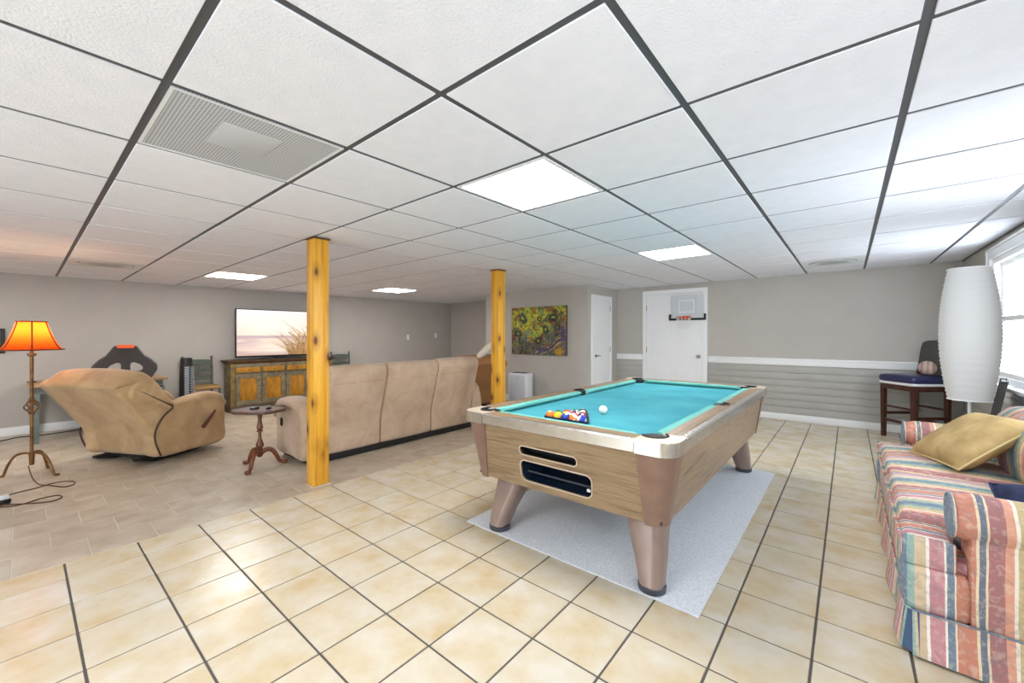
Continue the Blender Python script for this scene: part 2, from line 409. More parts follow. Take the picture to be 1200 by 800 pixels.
# floors: a grout bed each, with the tiles as pieces
fb = struct('floor', G().bounds(-3.45, XR+TH, YN-TH, YF+TH, -.12, -.004), 'grout_dark')
fg = struct('floor', G().bounds(XL-TH, -3.45, YN-TH, YF+TH, -.12, -.003), 'grout_light')
def lay(parent, cells, gap, m, bevel):
    cells = [c for c in cells if c[1]-c[0] > .02 and c[3]-c[2] > .02]
    cells.sort(key=lambda c: -area_px([(c[0], c[2], 0), (c[1], c[2], 0), (c[1], c[3], 0), (c[0], c[3], 0)]))
    cache = {}; rest = G()
    for i, (x0, x1, y0, y1) in enumerate(cells):
        w, d = round(x1-x0-gap, 4), round(y1-y0-gap, 4); cx, cy = (x0+x1)/2, (y0+y1)/2
        if i < 300:
            if (w, d) not in cache:
                me = mesh('tile', G().box((0, 0, -.006), (w, d, .012)), bevel=bevel, bseg=1); me.materials.append(M[m]); cache[(w, d)] = me
            o = obj('tile', cache[(w, d)], None, parent); o.location = (cx, cy, random.uniform(-.0006, 0))
        else: rest.box((cx, cy, -.0065), (w, d, .012))
    if rest.v: obj('tile_field', rest, m, parent)['kind'] = 'stuff'
T = .3105; cells = []
for i in range(-11, 6):
    for j in range(-17, 22):
        x0, y0 = -.4245+i*T, 1.0927+j*T
        cells.append((max(x0, -3.45), min(x0+T, XR), max(y0, YN), min(y0+T, YF)))
lay(fb, cells, .009, 'beige_tile', .002)
cells = []; TW, TL = .307, .3033
for r in range(17):
    x1 = -3.45-r*TW; y_off = .272 if r % 2 == 0 else .121
    for j in range(-15, 26):
        y0 = y_off+j*TL
        cells.append((max(x1-TW, XL), x1, max(y0, YN), min(y0+TL, YF)))
lay(fg, cells, .006, 'grey_tile', .0015)

# ceiling: deck, grid runners, tiles, light panels, vents
ce = struct('ceiling', G().bounds(XL-TH, XR+TH, YN-TH, YF+TH, 2.33, 2.45), 'ceiling_tile')
TILT = (math.atan(.0071), -math.atan(.0078), 0)
gx = lambda i: (.2587-i)*U
gy = lambda j: (.4887+j)*U
special = {(2, 2): 'light', (2, 6): 'light', (10, 2): 'light', (10, 6): 'light', (2, -2): 'light', (10, -2): 'light',
           (3, 0): 'return', (0, 9): 'supply', (10, 0): 'supply'}
cache = {}
for i in range(-2, 14):
    for j in range(-7, 12):
        x0, x1 = max(gx(i+1), XL), min(gx(i), XR); y0, y1 = max(gy(j), YN), min(gy(j+1), YF)
        if x1-x0 < .03 or y1-y0 < .03 or (i, j) in special: continue
        w, d = round(x1-x0-.026, 4), round(y1-y0-.026, 4)
        if (w, d) not in cache:
            me = mesh('ceiling_tile', G().box((0, 0, .010), (w, d, .016)), bevel=.002, bseg=1); me.materials.append(M['ceiling_tile']); cache[(w, d)] = me
        o = obj('ceiling_tile', cache[(w, d)], None, ce); cx, cy = (x0+x1)/2, (y0+y1)/2
        o.location = (cx, cy, zc(cx, cy)+random.uniform(0, .0015)); o.rotation_euler = TILT
for i in range(-1, 14):
    x_ = gx(i)
    if XL+.03 < x_ < XR-.02:
        o = obj('grid_runner', G().box((0, 0, 0), (.026, YF-YN, .007)), 'ceiling_grid', ce); cy = (YF+YN)/2
        o.location = (x_, cy, zc(x_, cy)+.0108); o.rotation_euler = TILT
for j in range(-6, 12):
    y_ = gy(j)
    if YN+.03 < y_ < YF-.02:
        o = obj('grid_runner', G().box((0, 0, 0), (XR-XL, .026, .0066)), 'ceiling_grid', ce); cx = (XR+XL)/2
        o.location = (cx, y_, zc(cx, y_)+.0105); o.rotation_euler = TILT
for nm, g in (('edge_angle', G().bounds(XR-.022, XR, YN, YF, -.004, .004)),):
    o = obj(nm, g.xf(Matrix.Rotation(0, 4, 'X')), 'ceiling_grid', ce); o.location = (0, 0, zc(XR, 2)-.0142); o.rotation_euler = (TILT[0], 0, 0)
light_lab = {(2, 2): 'lit square ceiling light panel above the pool table', (2, 6): 'lit square ceiling light panel in front of the door with the hoop',
             (10, 2): 'lit square ceiling light panel above the television cabinet', (10, 6): 'lit square ceiling light panel near the far corner beyond the sofa',
             (2, -2): 'lit square ceiling light panel by the added glass door', (6, -2): 'lit square ceiling light panel over the middle of the grey tile edge', (10, -2): 'lit square ceiling light panel beyond the iron lamp and its desk'}
for (i, j), k in special.items():
    cx, cy = (gx(i)+gx(i+1))/2, (gy(j)+gy(j+1))/2; s_ = U-.026
    if k == 'light':
        t = thing('ceiling_light', light_lab[(i, j)], 'ceiling light', (cx, cy, zc(cx, cy)), 0, 'square ceiling light panels'); t.rotation_euler = TILT
        obj('housing', G().bounds(-s_/2, s_/2, -s_/2, s_/2, .012, .06), 'white_trim', t)
        obj('frame', G().plate(rrect(-s_/2, s_/2, -s_/2, s_/2, .002, 1), [rrect(-s_/2+.022, s_/2-.022, -s_/2+.022, s_/2-.022, .002, 1)], .002, .012, lambda a, b, c: (a, b, c)), 'white_trim', t)
        obj('diffuser', G().bounds(-s_/2+.022, s_/2-.022, -s_/2+.022, s_/2-.022, .006, .0115), 'light_diffuser', t)
    elif k == 'return':
        t = thing('return_vent', 'perforated white air return panel set in the ceiling grid', 'vent', (cx, cy, zc(cx, cy))); t.rotation_euler = TILT
        obj('perforated_plate', G().bounds(-s_/2, s_/2, -s_/2, s_/2, .004, .012), 'perforated', t)
        obj('duct_collar', G().bounds(-.08, .17, -.12, .1, .0025, .0045), plain('collar_grey', srgb(196, 198, 204), .5), t, bevel=.001)
        obj('frame', G().plate(rrect(-s_/2, s_/2, -s_/2, s_/2, .002, 1), [rrect(-s_/2+.012, s_/2-.012, -s_/2+.012, s_/2-.012, .002, 1)], .001, .006, lambda a, b, c: (a, b, c)), 'vent_white', t)
    else:
        t = thing('supply_vent', 'round white ceiling air diffuser ' + ('near the chair rail wall' if i == 0 else 'above the desk and the iron lamp'), 'vent', (cx, cy, zc(cx, cy))); t.rotation_euler = TILT
        ring = [(.24*math.cos(2*PI*k/40), .24*math.sin(2*PI*k/40)) for k in range(40)]
        obj('panel', G().plate(rrect(-s_/2, s_/2, -s_/2, s_/2, .002, 1), [ring], .002, .01, lambda a, b, c: (a, b, c)), 'vent_white', t)
        obj('duct', G().lathe([(.24, .01), (.2, .1), (.001, .1)], 40), 'ceiling_grid', t)
        for q, (ra, rb) in enumerate(((.23, .19), (.165, .125), (.095, .05))):
            obj('cone_ring', G().lathe([(ra, -.002), (rb, .03), (rb-.004, .03), (ra-.006, -.004)], 40), 'vent_white', t)

# walls
struct('wall_left', G().bounds(XL-TH, XL, YN-TH, YF+TH, 0, ZT), 'wall_paint')
struct('wall_far', G().bounds(XL, XR+TH, YF, YF+TH, 0, ZT), 'wall_paint')
wf = bpy.data.objects['wall_far']
fr_x = lambda a, b, c: (c, a, b)
fr_y = lambda a, b, c: (a, c, b)
WIN = [(4.98, 6.14, .86, 2.05), (2.5, 3.9, .86, 2.05), (-.35, .95, .86, 2.05)]  # first window is in view; the other two are added unseen to admit daylight
wr = struct('wall_right', G().plate([(YN-TH, 0), (YF+TH, 0), (YF+TH, ZT), (YN-TH, ZT)], [[(a, c), (b, c), (b, d), (a, d)] for a, b, c, d in WIN], XR, XR+TH, fr_x), 'wall_paint')
ADDED_GD = [(-3.3, -.3, .12, 2.03)]  # unseen glass door added behind the camera to throw daylight on the ceiling
wn = struct('wall_near', G().plate([(XL, 0), (XR, 0), (XR, ZT), (XL, ZT)], [[(a, c), (b, c), (b, d), (a, d)] for a, b, c, d in ADDED_GD], YN-TH, YN, fr_y), 'wall_paint')
# closet block with a splayed end
g = G(); pl = [(-6.1, YF), (-6.1, 6.6), (-5.92, CY), (CX, CY), (CX, YF)]
g.loft([[(a, b, z) for a, b in pl] for z in (0, ZT)]); struct('wall_closet', g, 'wall_paint')

def window_unit(n, axis, a, b, c, d, pos, sgn, mull=False):
    """axis x: wall plane x=pos, room on the side -sgn"""
    fr = (lambda u, v, w: (pos+sgn*w, u, v)) if axis == 'x' else (lambda u, v, w: (u, pos+sgn*w, v))
    o = struct('window_%d' % n, G().plate(rrect(a-.0, b+.0, c-.0, d+.0, .003, 1), [rrect(a+.05, b-.05, c+.05, d-.05, .002, 1)], .0, .1, fr), 'white_trim')
    obj('window_casing', G().plate(rrect(a-.1, b+.1, c-.1, d+.1, .004, 1), [rrect(a, b, c, d, .003, 1)], -.022, 0, fr), 'white_trim', o)
    obj('casing_lip', G().plate(rrect(a-.1, b+.1, c-.1, d+.1, .004, 1), [rrect(a-.08, b+.08, c-.08, d+.08, .003, 1)], -.032, -.022, fr), 'white_trim', o)
    g = G(); p, q = fr(a-.13, c-.035, -.07), fr(b+.13, c-.005, 0.0)
    obj('window_sill', g.bounds(min(p[0], q[0]), max(p[0], q[0]), min(p[1], q[1]), max(p[1], q[1]), p[2], q[2]), 'white_trim', o, bevel=.004)
    mid = (c+d)/2
    ends = [(a+.05, b-.05)] if not mull else [(a+.05, (a+b)/2), ((a+b)/2, b-.05)]
    for u0, u1 in ends:
        for z0, z1, w0 in (((c+.05, mid+.02, .02), (mid-.02, d-.05, .05)) if not mull else ((c+.05, d-.05, .03),)):
            sa = obj('window_sash', G().plate(rrect(u0, u1, z0, z1, .002, 1), [rrect(u0+.045, u1-.045, z0+.045, z1-.045, .002, 1)], w0, w0+.03, fr), 'white_trim', o)
            p, q = fr(u0+.045, z0+.045, w0+.012), fr(u1-.045, z1-.045, w0+.016)
            obj('pane', G().bounds(min(p[0], q[0]), max(p[0], q[0]), min(p[1], q[1]), max(p[1], q[1]), p[2], q[2]), 'glass_pane', sa)
    return o
for n, (a, b, c, d) in enumerate(WIN): window_unit(n+1, 'x', a, b, c, d, XR, 1)
for n, (a, b, c, d) in enumerate(ADDED_GD): window_unit(n+4, 'y', a, b, c, d, YN, -1, True)
# sampling portals in the openings
def portal(nm, loc, rot, sx, sy):
    L = bpy.data.lights.new(nm, 'AREA'); L.shape = 'RECTANGLE'; L.size = sx; L.size_y = sy; L.cycles.is_portal = True
    o = bpy.data.objects.new(nm, L); COL.objects.link(o); o.location = loc; o.rotation_euler = rot
for a, b, c, d in WIN: portal('daylight_portal', (XR+TH+.01, (a+b)/2, (c+d)/2), (0, PI/2, 0), d-c, b-a)
for a, b, c, d in ADDED_GD: portal('daylight_portal', ((a+b)/2, YN-TH-.01, (c+d)/2), (PI/2, 0, 0), b-a, d-c)

# baseboards, chair rail, painted plank wainscot
def board(nm, x0, x1, y0, y1, z0, z1, parent=None, m='white_trim', bevel=.004):
    g = G().bounds(x0, x1, y0, y1, z0, z1)
    return struct(nm, g, m, bevel=bevel) if parent is None else obj(nm, g, m, parent, bevel=bevel)
board('baseboard_left', XL, XL+.016, YN, YF, 0, .11)
board('baseboard_far', XL, -6.1, YF-.016, YF, 0, .11)
board('baseboard_far', -1.845, XR, YF-.026, YF, 0, .1)
board('baseboard_far', CX, -2.985, YF-.026, YF, 0, .1)
board('baseboard_closet', -5.92, CX, CY-.016, CY, 0, .11)
board('baseboard_right', XR-.026, XR, YN, YF-.026, 0, .1)
for n, (a, b) in enumerate(((-1.845, XR), (CX, -2.985))):
    t = board('trim_%d' % (n+1), a, b, YF-.03, YF, .838, .945)
    board('rail_cap', a, b, YF-.042, YF-.03, .912, .938, t)
    k = 0; z = .1
    while z < .83:
        z1 = min(z+.1045, .838); board('plank', a, b, YF-.016, YF, z+.0025, z1-.0025, wf, 'plank_paint', .002); z = z1
t = board('trim_3', XR-.03, XR, 1.1, YF-.03, .70, .745)
z = .1
while z < .69:
    z1 = min(z+.1, .70); board('plank', XR-.016, XR, 1.0, YF-.03, z+.0025, z1-.0025, wr, 'plank_paint', .002); z = z1
# wall plates
def wall_plate(nm, lab, loc, axis):
    t = thing(nm, lab, 'switch plate', loc)
    d = (.008, .075, .12) if axis == 'x' else (.075, .008, .12)
    obj('plate', G().box((0, 0, 0), d), 'white_trim', t, bevel=.003)
    e = (.006, .012, .026) if axis == 'x' else (.012, .006, .026)
    obj('toggle', G().box(((.006, 0, 0) if axis == 'x' else (0, -.006, 0)), e), 'white_trim', t, bevel=.002)
wall_plate('switch_plate', 'small white switch plate on the left wall close to the far corner', (XL+.004, 6.95, 1.29), 'x')
wall_plate('switch_plate', 'small white plate on the left wall further from the far corner', (XL+.004, 6.08, 1.25), 'x')

# doors
def door_unit(name, fr, w, h, six, hinge_left, knob):
    cw = .072
    o = struct(name, G().plate([(-w/2-cw, 0), (w/2+cw, 0), (w/2+cw, h+cw), (-w/2-cw, h+cw)], [[(-w/2, .002), (w/2, .002), (w/2, h), (-w/2, h)]], 0, .03, fr), 'white_trim', bevel=0)
    hs = []
    if six:
        s_, m_ = .11, .1; pw = (w-2*s_-m_)/2
        for z0, z1 in ((.2, .74), (.9, 1.56), (1.66, h-.11)):
            for x0 in (-w/2+s_, m_/2): hs.append((x0, x0+pw, z0, z1))
    sl = obj('door_slab', G().plate([(-w/2+.003, .006), (w/2-.003, .006), (w/2-.003, h-.003), (-w/2+.003, h-.003)], [[(a, c), (b, c), (b, d), (a, d)] for a, b, c, d in hs], .002, .021, fr), 'door_white', o)
    for a, b, c, d in hs:
        g = G(); g.loft([[fr(p, q, w_) for p, q in ((a+e, c+e), (b-e, c+e), (b-e, d-e), (a+e, d-e))] for e, w_ in ((0, .0022), (0, .011), (.014, .011), (.045, .0185))])
        obj('door_panel', g, 'door_white', o)
    sx = -1 if hinge_left else 1
    for z in (.25, 1.03, 1.80):
        p = fr(sx*(w/2), z, .03); obj('hinge', G().lathe([(.006, -.05), (.006, .05)], 8, p), 'steel', o)
    kx = -sx*(w/2-.065); kz = .93
    if knob == 'round':
        g = G(); pr = [(.03, .02), (.03, .025), (.012, .026), (.012, .05), (.026, .058), (.03, .07), (.022, .082), (.001, .084)]
        g.loft([[fr(kx+r*math.cos(2*PI*k/16), kz+r*math.sin(2*PI*k/16), c) for k in range(16)] for r, c in pr]); obj('door_knob', g, 'steel', o)
    else:
        g = G(); g.loft([[fr(kx+r*math.cos(2*PI*k/16), kz+r*math.sin(2*PI*k/16), c) for k in range(16)] for r, c in ((.03, .02), (.03, .026), (.011, .028), (.011, .06))])
        g.tube([fr(kx, kz, .055), fr(kx+sx*.05, kz, .06), fr(kx+sx*.11, kz, .058)], .009, 8); obj('door_handle', g, 'steel', o)
    return o
# wall closet side faces +x: u runs along y
door_unit('door_1', lambda u, v, w: (CX+w, 6.80+u, v), .62, 1.95, False, False, 'lever')
door_unit('door_2', lambda u, v, w: (-2.415+u, YF-w, v), .98, 2.045, True, True, 'round')
bpy.data.objects['door_1']['label'] = 'plain white door with a lever on the side of the closet'
bpy.data.objects['door_2']['label'] = 'white six panel door carrying the small basketball hoop'

# ------------------------------------------------------------------ timber posts
def post(x, y, lab):
    z = zc(x, y)-.004; s_ = .0675
    t = thing('timber_post', lab, 'post', (x, y, 0), 0, 'timber support posts')
    obj('shaft', G().bounds(-s_, s_, -s_, s_, .006, z-.012), 'pine_post', t, bevel=.006)
    obj('base_plate', G().bounds(-s_-.012, s_+.012, -s_-.012, s_+.012, 0, .006), 'grout_light', t)
    obj('head_plate', G().bounds(-s_-.008, s_+.008, -s_-.008, s_+.008, z-.012, z), 'cabinet_brown', t)
post(-3.575, 1.66, 'knotty yellow pine support post beside the left arm of the sofa')
post(-3.57, 4.03, 'knotty yellow pine support post between the sofa and the pool table corner')

# ------------------------------------------------------------------ rug
g = G().bounds(-2.05, -.53, 1.985, 4.50, 0, .009)
tag(obj('rug', g, 'rug', None, bevel=.003), 'flat grey woven rug under the pool table', 'rug')

# ------------------------------------------------------------------ pool table
PX, PY, RUG = -1.285, 3.22, .009
pt = thing('pool_table', 'coin operated pool table with wood grain sides, metal trim and teal cloth', 'pool table', (PX, PY, RUG))
A, B = .685, 1.36                  # half size at the top rim
ZB, ZP, ZR, ZBED = .378, .735, .795, .757
def hw(z): return .665-(ZP-z)/(ZP-ZB)*.055
def hl(z): return 1.335-(ZP-z)/(ZP-ZB)*.055
def end_frame(sy):
    return lambda u, z, w: (u*hw(z)/.665, sy*(hl(z)-.03+w), z)
def rr_slot(x0, x1, z0, z1, r): return rrect(x0, x1, z0, z1, r, 6)
slot1 = rr_slot(-.235, .165, .585, .632, .022); slot2 = rr_slot(-.245, .255, .425, .545, .035)
outer = [(-.575, ZB), (-.2, ZB), (.2, ZB), (.575, ZB), (.575, ZP), (-.575, ZP)]
obj('end_panel', G().plate(outer, [slot1, slot2], 0, .03, end_frame(-1)), 'laminate_x', pt)
obj('end_panel', G().plate(outer, [], 0, .03, end_frame(1)), 'laminate_x', pt)
for sx in (-1, 1):
    g = G().loft([[(sx*(hw(z)-w), y*hl(z)/1.335, z) for y in (-1.245, 1.245)]+[(sx*(hw(z)), y*hl(z)/1.335, z) for y in (1.245, -1.245)] for w, z in ((.03, ZB), (.03, ZP))])
    obj('side_panel', g, 'laminate_y', pt)
obj('cabinet_floor', G().bounds(-.6, .6, -1.27, 1.27, ZB+.005, ZB+.02), 'black_plastic', pt)
# openings at the near end
fe = end_frame(-1)
for lp, nm in ((slot1, 'slot_bezel'), (slot2, 'return_bezel')):
    g = G(); o_ = inset(lp, -.006)
    g.plate([(p[0], p[1]) for p in o_], [lp], .026, .035, fe); obj(nm, g, 'cap_metal', pt)
g = G(); g.loft([[fe(p[0], p[1], .02) for p in slot2], [fe(p[0], p[1], -.2) for p in inset(slot2, .012)]], cap=False)
g.f.append(tuple(range(len(slot2), 2*len(slot2)))); rb = obj('return_tray', g, 'return_navy', pt)
obj('tray_rib', G().box((0, -1.235, .462), (.46, .01, .008)), 'rubber_foot', rb)
obj('coin_tab', G().box((.205, -1.262, .452), (.022, .012, .016)), 'white_trim', rb, bevel=.003)
g = G(); g.loft([[fe(p[0], p[1], .02) for p in slot1], [fe(p[0], p[1], -.05) for p in slot1]], cap=False); g.f.append(tuple(range(len(slot1), 2*len(slot1)))); obj('slot_liner', g, 'pocket_black', pt)
# corner castings, corner caps, pockets
def corner_path(ax, by, r, arm, n=8):
    p = [(ax-arm, by)]
    for k in range(n+1):
        a = PI/2-PI/2*k/n; p.append((ax-r+r*math.cos(a), by-r+r*math.sin(a)))
    p.append((ax, by-arm)); return p
for sx in (-1, 1):
    for sy in (-1, 1):
        secs = []
        for z, arm in ((ZB-.008, .095), (ZB+.05, .108), (ZP, .175)):
            a, b = hw(z)+.006, hl(z)+.006; o1 = corner_path(a, b, .075, arm); o2 = corner_path(a-.035, b-.035, .045, arm-.035)
            secs.append([(sx*p[0], sy*p[1], z) for p in o1+o2[::-1]])
        obj('corner_casting', G().loft(secs), 'brown_casting', pt, smooth=30)
        # cap: plan outline with pocket bite
        o1 = corner_path(A, B, .085, .19, 10)
        pcx, pcy, pr = A-.135, B-.135, .063
        bite = [(pcx+pr*math.cos(a_), pcy+pr*math.sin(a_)) for a_ in [math.radians(-42+174*k/14) for k in range(15)]]
        # from arm end on x side inward to the bite and back to arm end on y side
        out = o1+[(A-.115, B-.19), (A-.09, B-.165)]+bite[0:]+[(A-.165, B-.09), (A-.19, B-.115)]
        cp = obj('corner_cap', G().plate(out, [], ZR-.014, ZR+.003, lambda u, v, w: (sx*u, sy*v, w)), 'cap_metal', pt)
        secs = [[(sx*p[0], sy*p[1], z) for p in corner_path(A+.004, B+.004, .085, .19)+corner_path(A-.02, B-.02, .065, .17)[::-1]] for z in (ZP-.004, ZR-.004, ZR+.0018)]
        obj('cap_band', G().loft(secs), 'chrome', cp, smooth=30)
        obj('pocket', G().lathe([(pr+.004, ZR-.004), (pr+.004, ZR-.02), (pr, ZR-.06), (pr*.9, .62), (.001, .62)], 20, (sx*pcx, sy*pcy, 0)), 'pocket_black', pt)
        rp = [(sx*(pcx+(pr-.002)*math.cos(a_)), sy*(pcy+(pr-.002)*math.sin(a_)), ZR+.003) for a_ in [math.radians(-50+190*k/16) for k in range(17)]]
        obj('pocket_rim', G().tube(rp, .007, 6), 'pocket_black', pt)
# rails with trim
for sx in (-1, 1):
    for sy in (-1, 1):
        y0, y1 = .055, B-.19
        ya, yb = (y0, y1) if sy > 0 else (-y1, -y0)
        obj('rail', G().loft([[(sx*(A-.115), y, ZP+.01), (sx*(A-.004), y, ZP+.01), (sx*(A-.004), y, ZR-.003), (sx*(A-.012), y, ZR), (sx*(A-.115), y, ZR)] for y in (ya, yb)]), 'laminate_y', pt)
        obj('rail_trim', G().loft([[(sx*(A-.02), y, ZP), (sx*(A+.002), y, ZP), (sx*(A+.002), y, ZR-.006), (sx*(A-.006), y, ZR+.002), (sx*(A-.03), y, ZR+.002)] for y in ((0, y1) if sy > 0 else (-y1, 0))]), 'chrome', pt)
        n0, n1 = .1, B-.245
        q = [(ya, yb), (n0, n1) if sy > 0 else (-n1, -n0)]
        c0, c1 = (.058, B-.205) if sy > 0 else (-(B-.205), -.058)
        d0, d1 = (.085, B-.255) if sy > 0 else (-(B-.255), -.085)
        xo, xi = A-.115, A-.165
        g = G().add([(sx*xo, c0, ZR-.001), (sx*xo, c1, ZR-.001), (sx*xi, d1, ZR-.004), (sx*xi, d0, ZR-.004), (sx*xi, d0, ZR-.016), (sx*xi, d1, ZR-.016), (sx*(xo-.015), c1, ZBED), (sx*(xo-.015), c0, ZBED)],
                    [(0, 1, 2, 3), (3, 2, 5, 4), (4, 5, 6, 7), (7, 6, 1, 0), (0, 3, 4, 7), (1, 6, 5, 2)])
        obj('cushion', g, 'cushion_felt', pt)
for sy in (-1, 1):
    x1 = A-.19
    obj('rail', G().loft([[(x_, sy*(B-.115), ZP+.01), (x_, sy*(B-.004), ZP+.01), (x_, sy*(B-.004), ZR-.003), (x_, sy*(B-.012), ZR), (x_, sy*(B-.115), ZR)] for x_ in (-x1, x1)]), 'laminate_x', pt)
    obj('rail_trim', G().loft([[(x_, sy*(B-.02), ZP), (x_, sy*(B+.002), ZP), (x_, sy*(B+.002), ZR-.006), (x_, sy*(B-.006), ZR+.002), (x_, sy*(B-.03), ZR+.002)] for x_ in (-x1, x1)]), 'chrome', pt)
    c, d = A-.205, A-.255; yo, yi = B-.115, B-.165
    g = G().add([(-c, sy*yo, ZR-.001), (c, sy*yo, ZR-.001), (d, sy*yi, ZR-.004), (-d, sy*yi, ZR-.004), (-d, sy*yi, ZR-.016), (d, sy*yi, ZR-.016), (c, sy*(yo-.015), ZBED), (-c, sy*(yo-.015), ZBED)],
                [(0, 1, 2, 3), (3, 2, 5, 4), (4, 5, 6, 7), (7, 6, 1, 0), (0, 3, 4, 7), (1, 6, 5, 2)])
    obj('cushion', g, 'cushion_felt', pt)
# slate bed with pocket notches
a_, b_ = A-.118, B-.118; k = .085
bed = [(a_-k, -b_), (a_, -b_+k), (a_, -.05), (a_-.03, -.045), (a_-.03, .045), (a_, .05), (a_, b_-k), (a_-k, b_), (-a_+k, b_), (-a_, b_-k), (-a_, .05), (-a_+.03, .045), (-a_+.03, -.045), (-a_, -.05), (-a_, -b_+k), (-a_+k, -b_)]
obj('bed', G().plate(bed, [], ZBED-.03, ZBED, lambda u, v, w: (u, v, w)), 'felt', pt)
for sx in (-1, 1):
    obj('side_pocket', G().lathe([(.052, ZR-.003), (.052, ZR-.03), (.045, .62), (.001, .62)], 20, (sx*(A-.103), 0, 0)), 'pocket_black', pt)
    rp = [(sx*(A-.103+.05*math.cos(q)), .05*math.sin(q), ZR+.002) for q in [math.radians(-95+190*k/16) for k in range(17)]]
    obj('pocket_rim', G().tube(rp, .006, 6), 'pocket_black', pt)
    obj('rail_bridge', G().plate([(A-.07, -.055), (A-.01, -.055), (A-.01, .055), (A-.07, .055)]+[(A-.103+.052*math.cos(q), .052*math.sin(q)) for q in [math.radians(50-100*k/8) for k in range(9)]], [], ZR-.03, ZR, lambda u, v, w: (sx*u, v, w)), 'laminate_y', pt)
for sx in (-1, 1):
    for sy in (-1, 1):
        def sec(x0, x1, y0, y1, z, r): return [(sx*p[0], sy*p[1], z) for p in rrect(x0, x1, y0, y1, r, 4)]
        lg = obj('leg', G().loft([sec(.35, .555, .97, 1.16, ZB+.006, .05), sec(.372, .56, .995, 1.18, .28, .05), sec(.425, .572, 1.06, 1.215, .14, .05), sec(.455, .575, 1.10, 1.235, .035, .05)]), 'leg_metal', pt, smooth=45)
        obj('foot', G().lathe([(.058, 0), (.068, .006), (.07, .03), (.06, .04), (.001, .04)], 24, (sx*.515, sy*1.172, 0)), 'rubber_foot', lg)

# balls and rack
BC = [(236, 190, 40), (32, 60, 168), (206, 52, 40), (86, 48, 120), (226, 120, 44), (34, 110, 62), (120, 40, 40), (22, 22, 24)]
cn = ['yellow', 'blue', 'red', 'purple', 'orange', 'green', 'maroon', 'black']
Rb = .0286; zb = RUG+ZBED+Rb
V0, V1 = Vector((-1.455, 2.142)), Vector((-1.171, 2.130))
ex = (V1-V0).normalized(); d_ = 2*Rb+.0005; ey = Vector((-ex.y, ex.x))
order = [(4, 0), (0, 0), (1, 0), (6, 1), (3, 1), (2, 1), (1, 1), (7, 0), (4, 1), (0, 1), (5, 0), (3, 0), (5, 1), (2, 0), (6, 0)]
order = [(4, 0), (0, 0), (1, 0), (4, 1), (1, 1), (5, 0), (0, 1), (2, 1), (3, 0), (2, 0), (3, 1), (6, 0), (5, 1), (6, 1), (7, 0)]
def ball_mesh(nm):
    bm = bmesh.new(); bmesh.ops.create_uvsphere(bm, u_segments=24, v_segments=14, radius=Rb)
    for f in bm.faces: f.smooth = True
    me = bpy.data.meshes.new(nm); bm.to_mesh(me); bm.free(); return me
k = 0; cen = V0+ex*(2*d_)+ey*(d_*.866*4/3)
for r in range(5):
    for q in range(5-r):
        ci, stp = order[k]; k += 1
        p = V0+ex*(d_*(q+r/2))+ey*(d_*.866*r)
        nm = 'pool_ball_'+('striped' if stp else 'solid')
        mn = cn[ci]+('_stripe' if stp else '_solid')
        if mn not in M: ball_mat(mn, BC[ci], stp)
        o = obj('pool_ball', ball_mesh('pool_ball'), mn); o.location = (p.x, p.y, zb)
        o.rotation_euler = (random.uniform(0, 3), random.uniform(0, 3), random.uniform(0, 6))
        tag(o, ('white pool ball with a %s band' if stp else 'solid %s pool ball') % cn[ci]+' in the triangle rack', 'pool ball', 'racked pool balls')
o = obj('pool_ball', ball_mesh('cue_ball'), plain('cue_white', srgb(242, 238, 226), .1)); o.location = (-1.285, 2.525, zb)
tag(o, 'plain white cue ball lying outside the rack', 'pool ball')
tri = []
for ang in (210, 330, 90):
    c = cen+Vector((math.cos(math.radians(ang)), math.sin(math.radians(ang))))*(d_*4/math.sqrt(3))
    for q in range(7):
        t_ = math.radians(ang-60+120*q/6); tri.append((c.x+math.cos(t_)*(Rb+.0095)-0, c.y+math.sin(t_)*(Rb+.0095)))
g = G(); inn = [(p.x, p.y) for p in inset(tri, .007)]
g.plate(tri, [inn], RUG+ZBED+.0003, RUG+ZBED+.026, lambda u, v, w: (u, v, w))
tag(obj('ball_rack', g, plain('rack_navy', srgb(34, 36, 60), .35)), 'dark plastic triangle rack around the pool balls', 'rack')

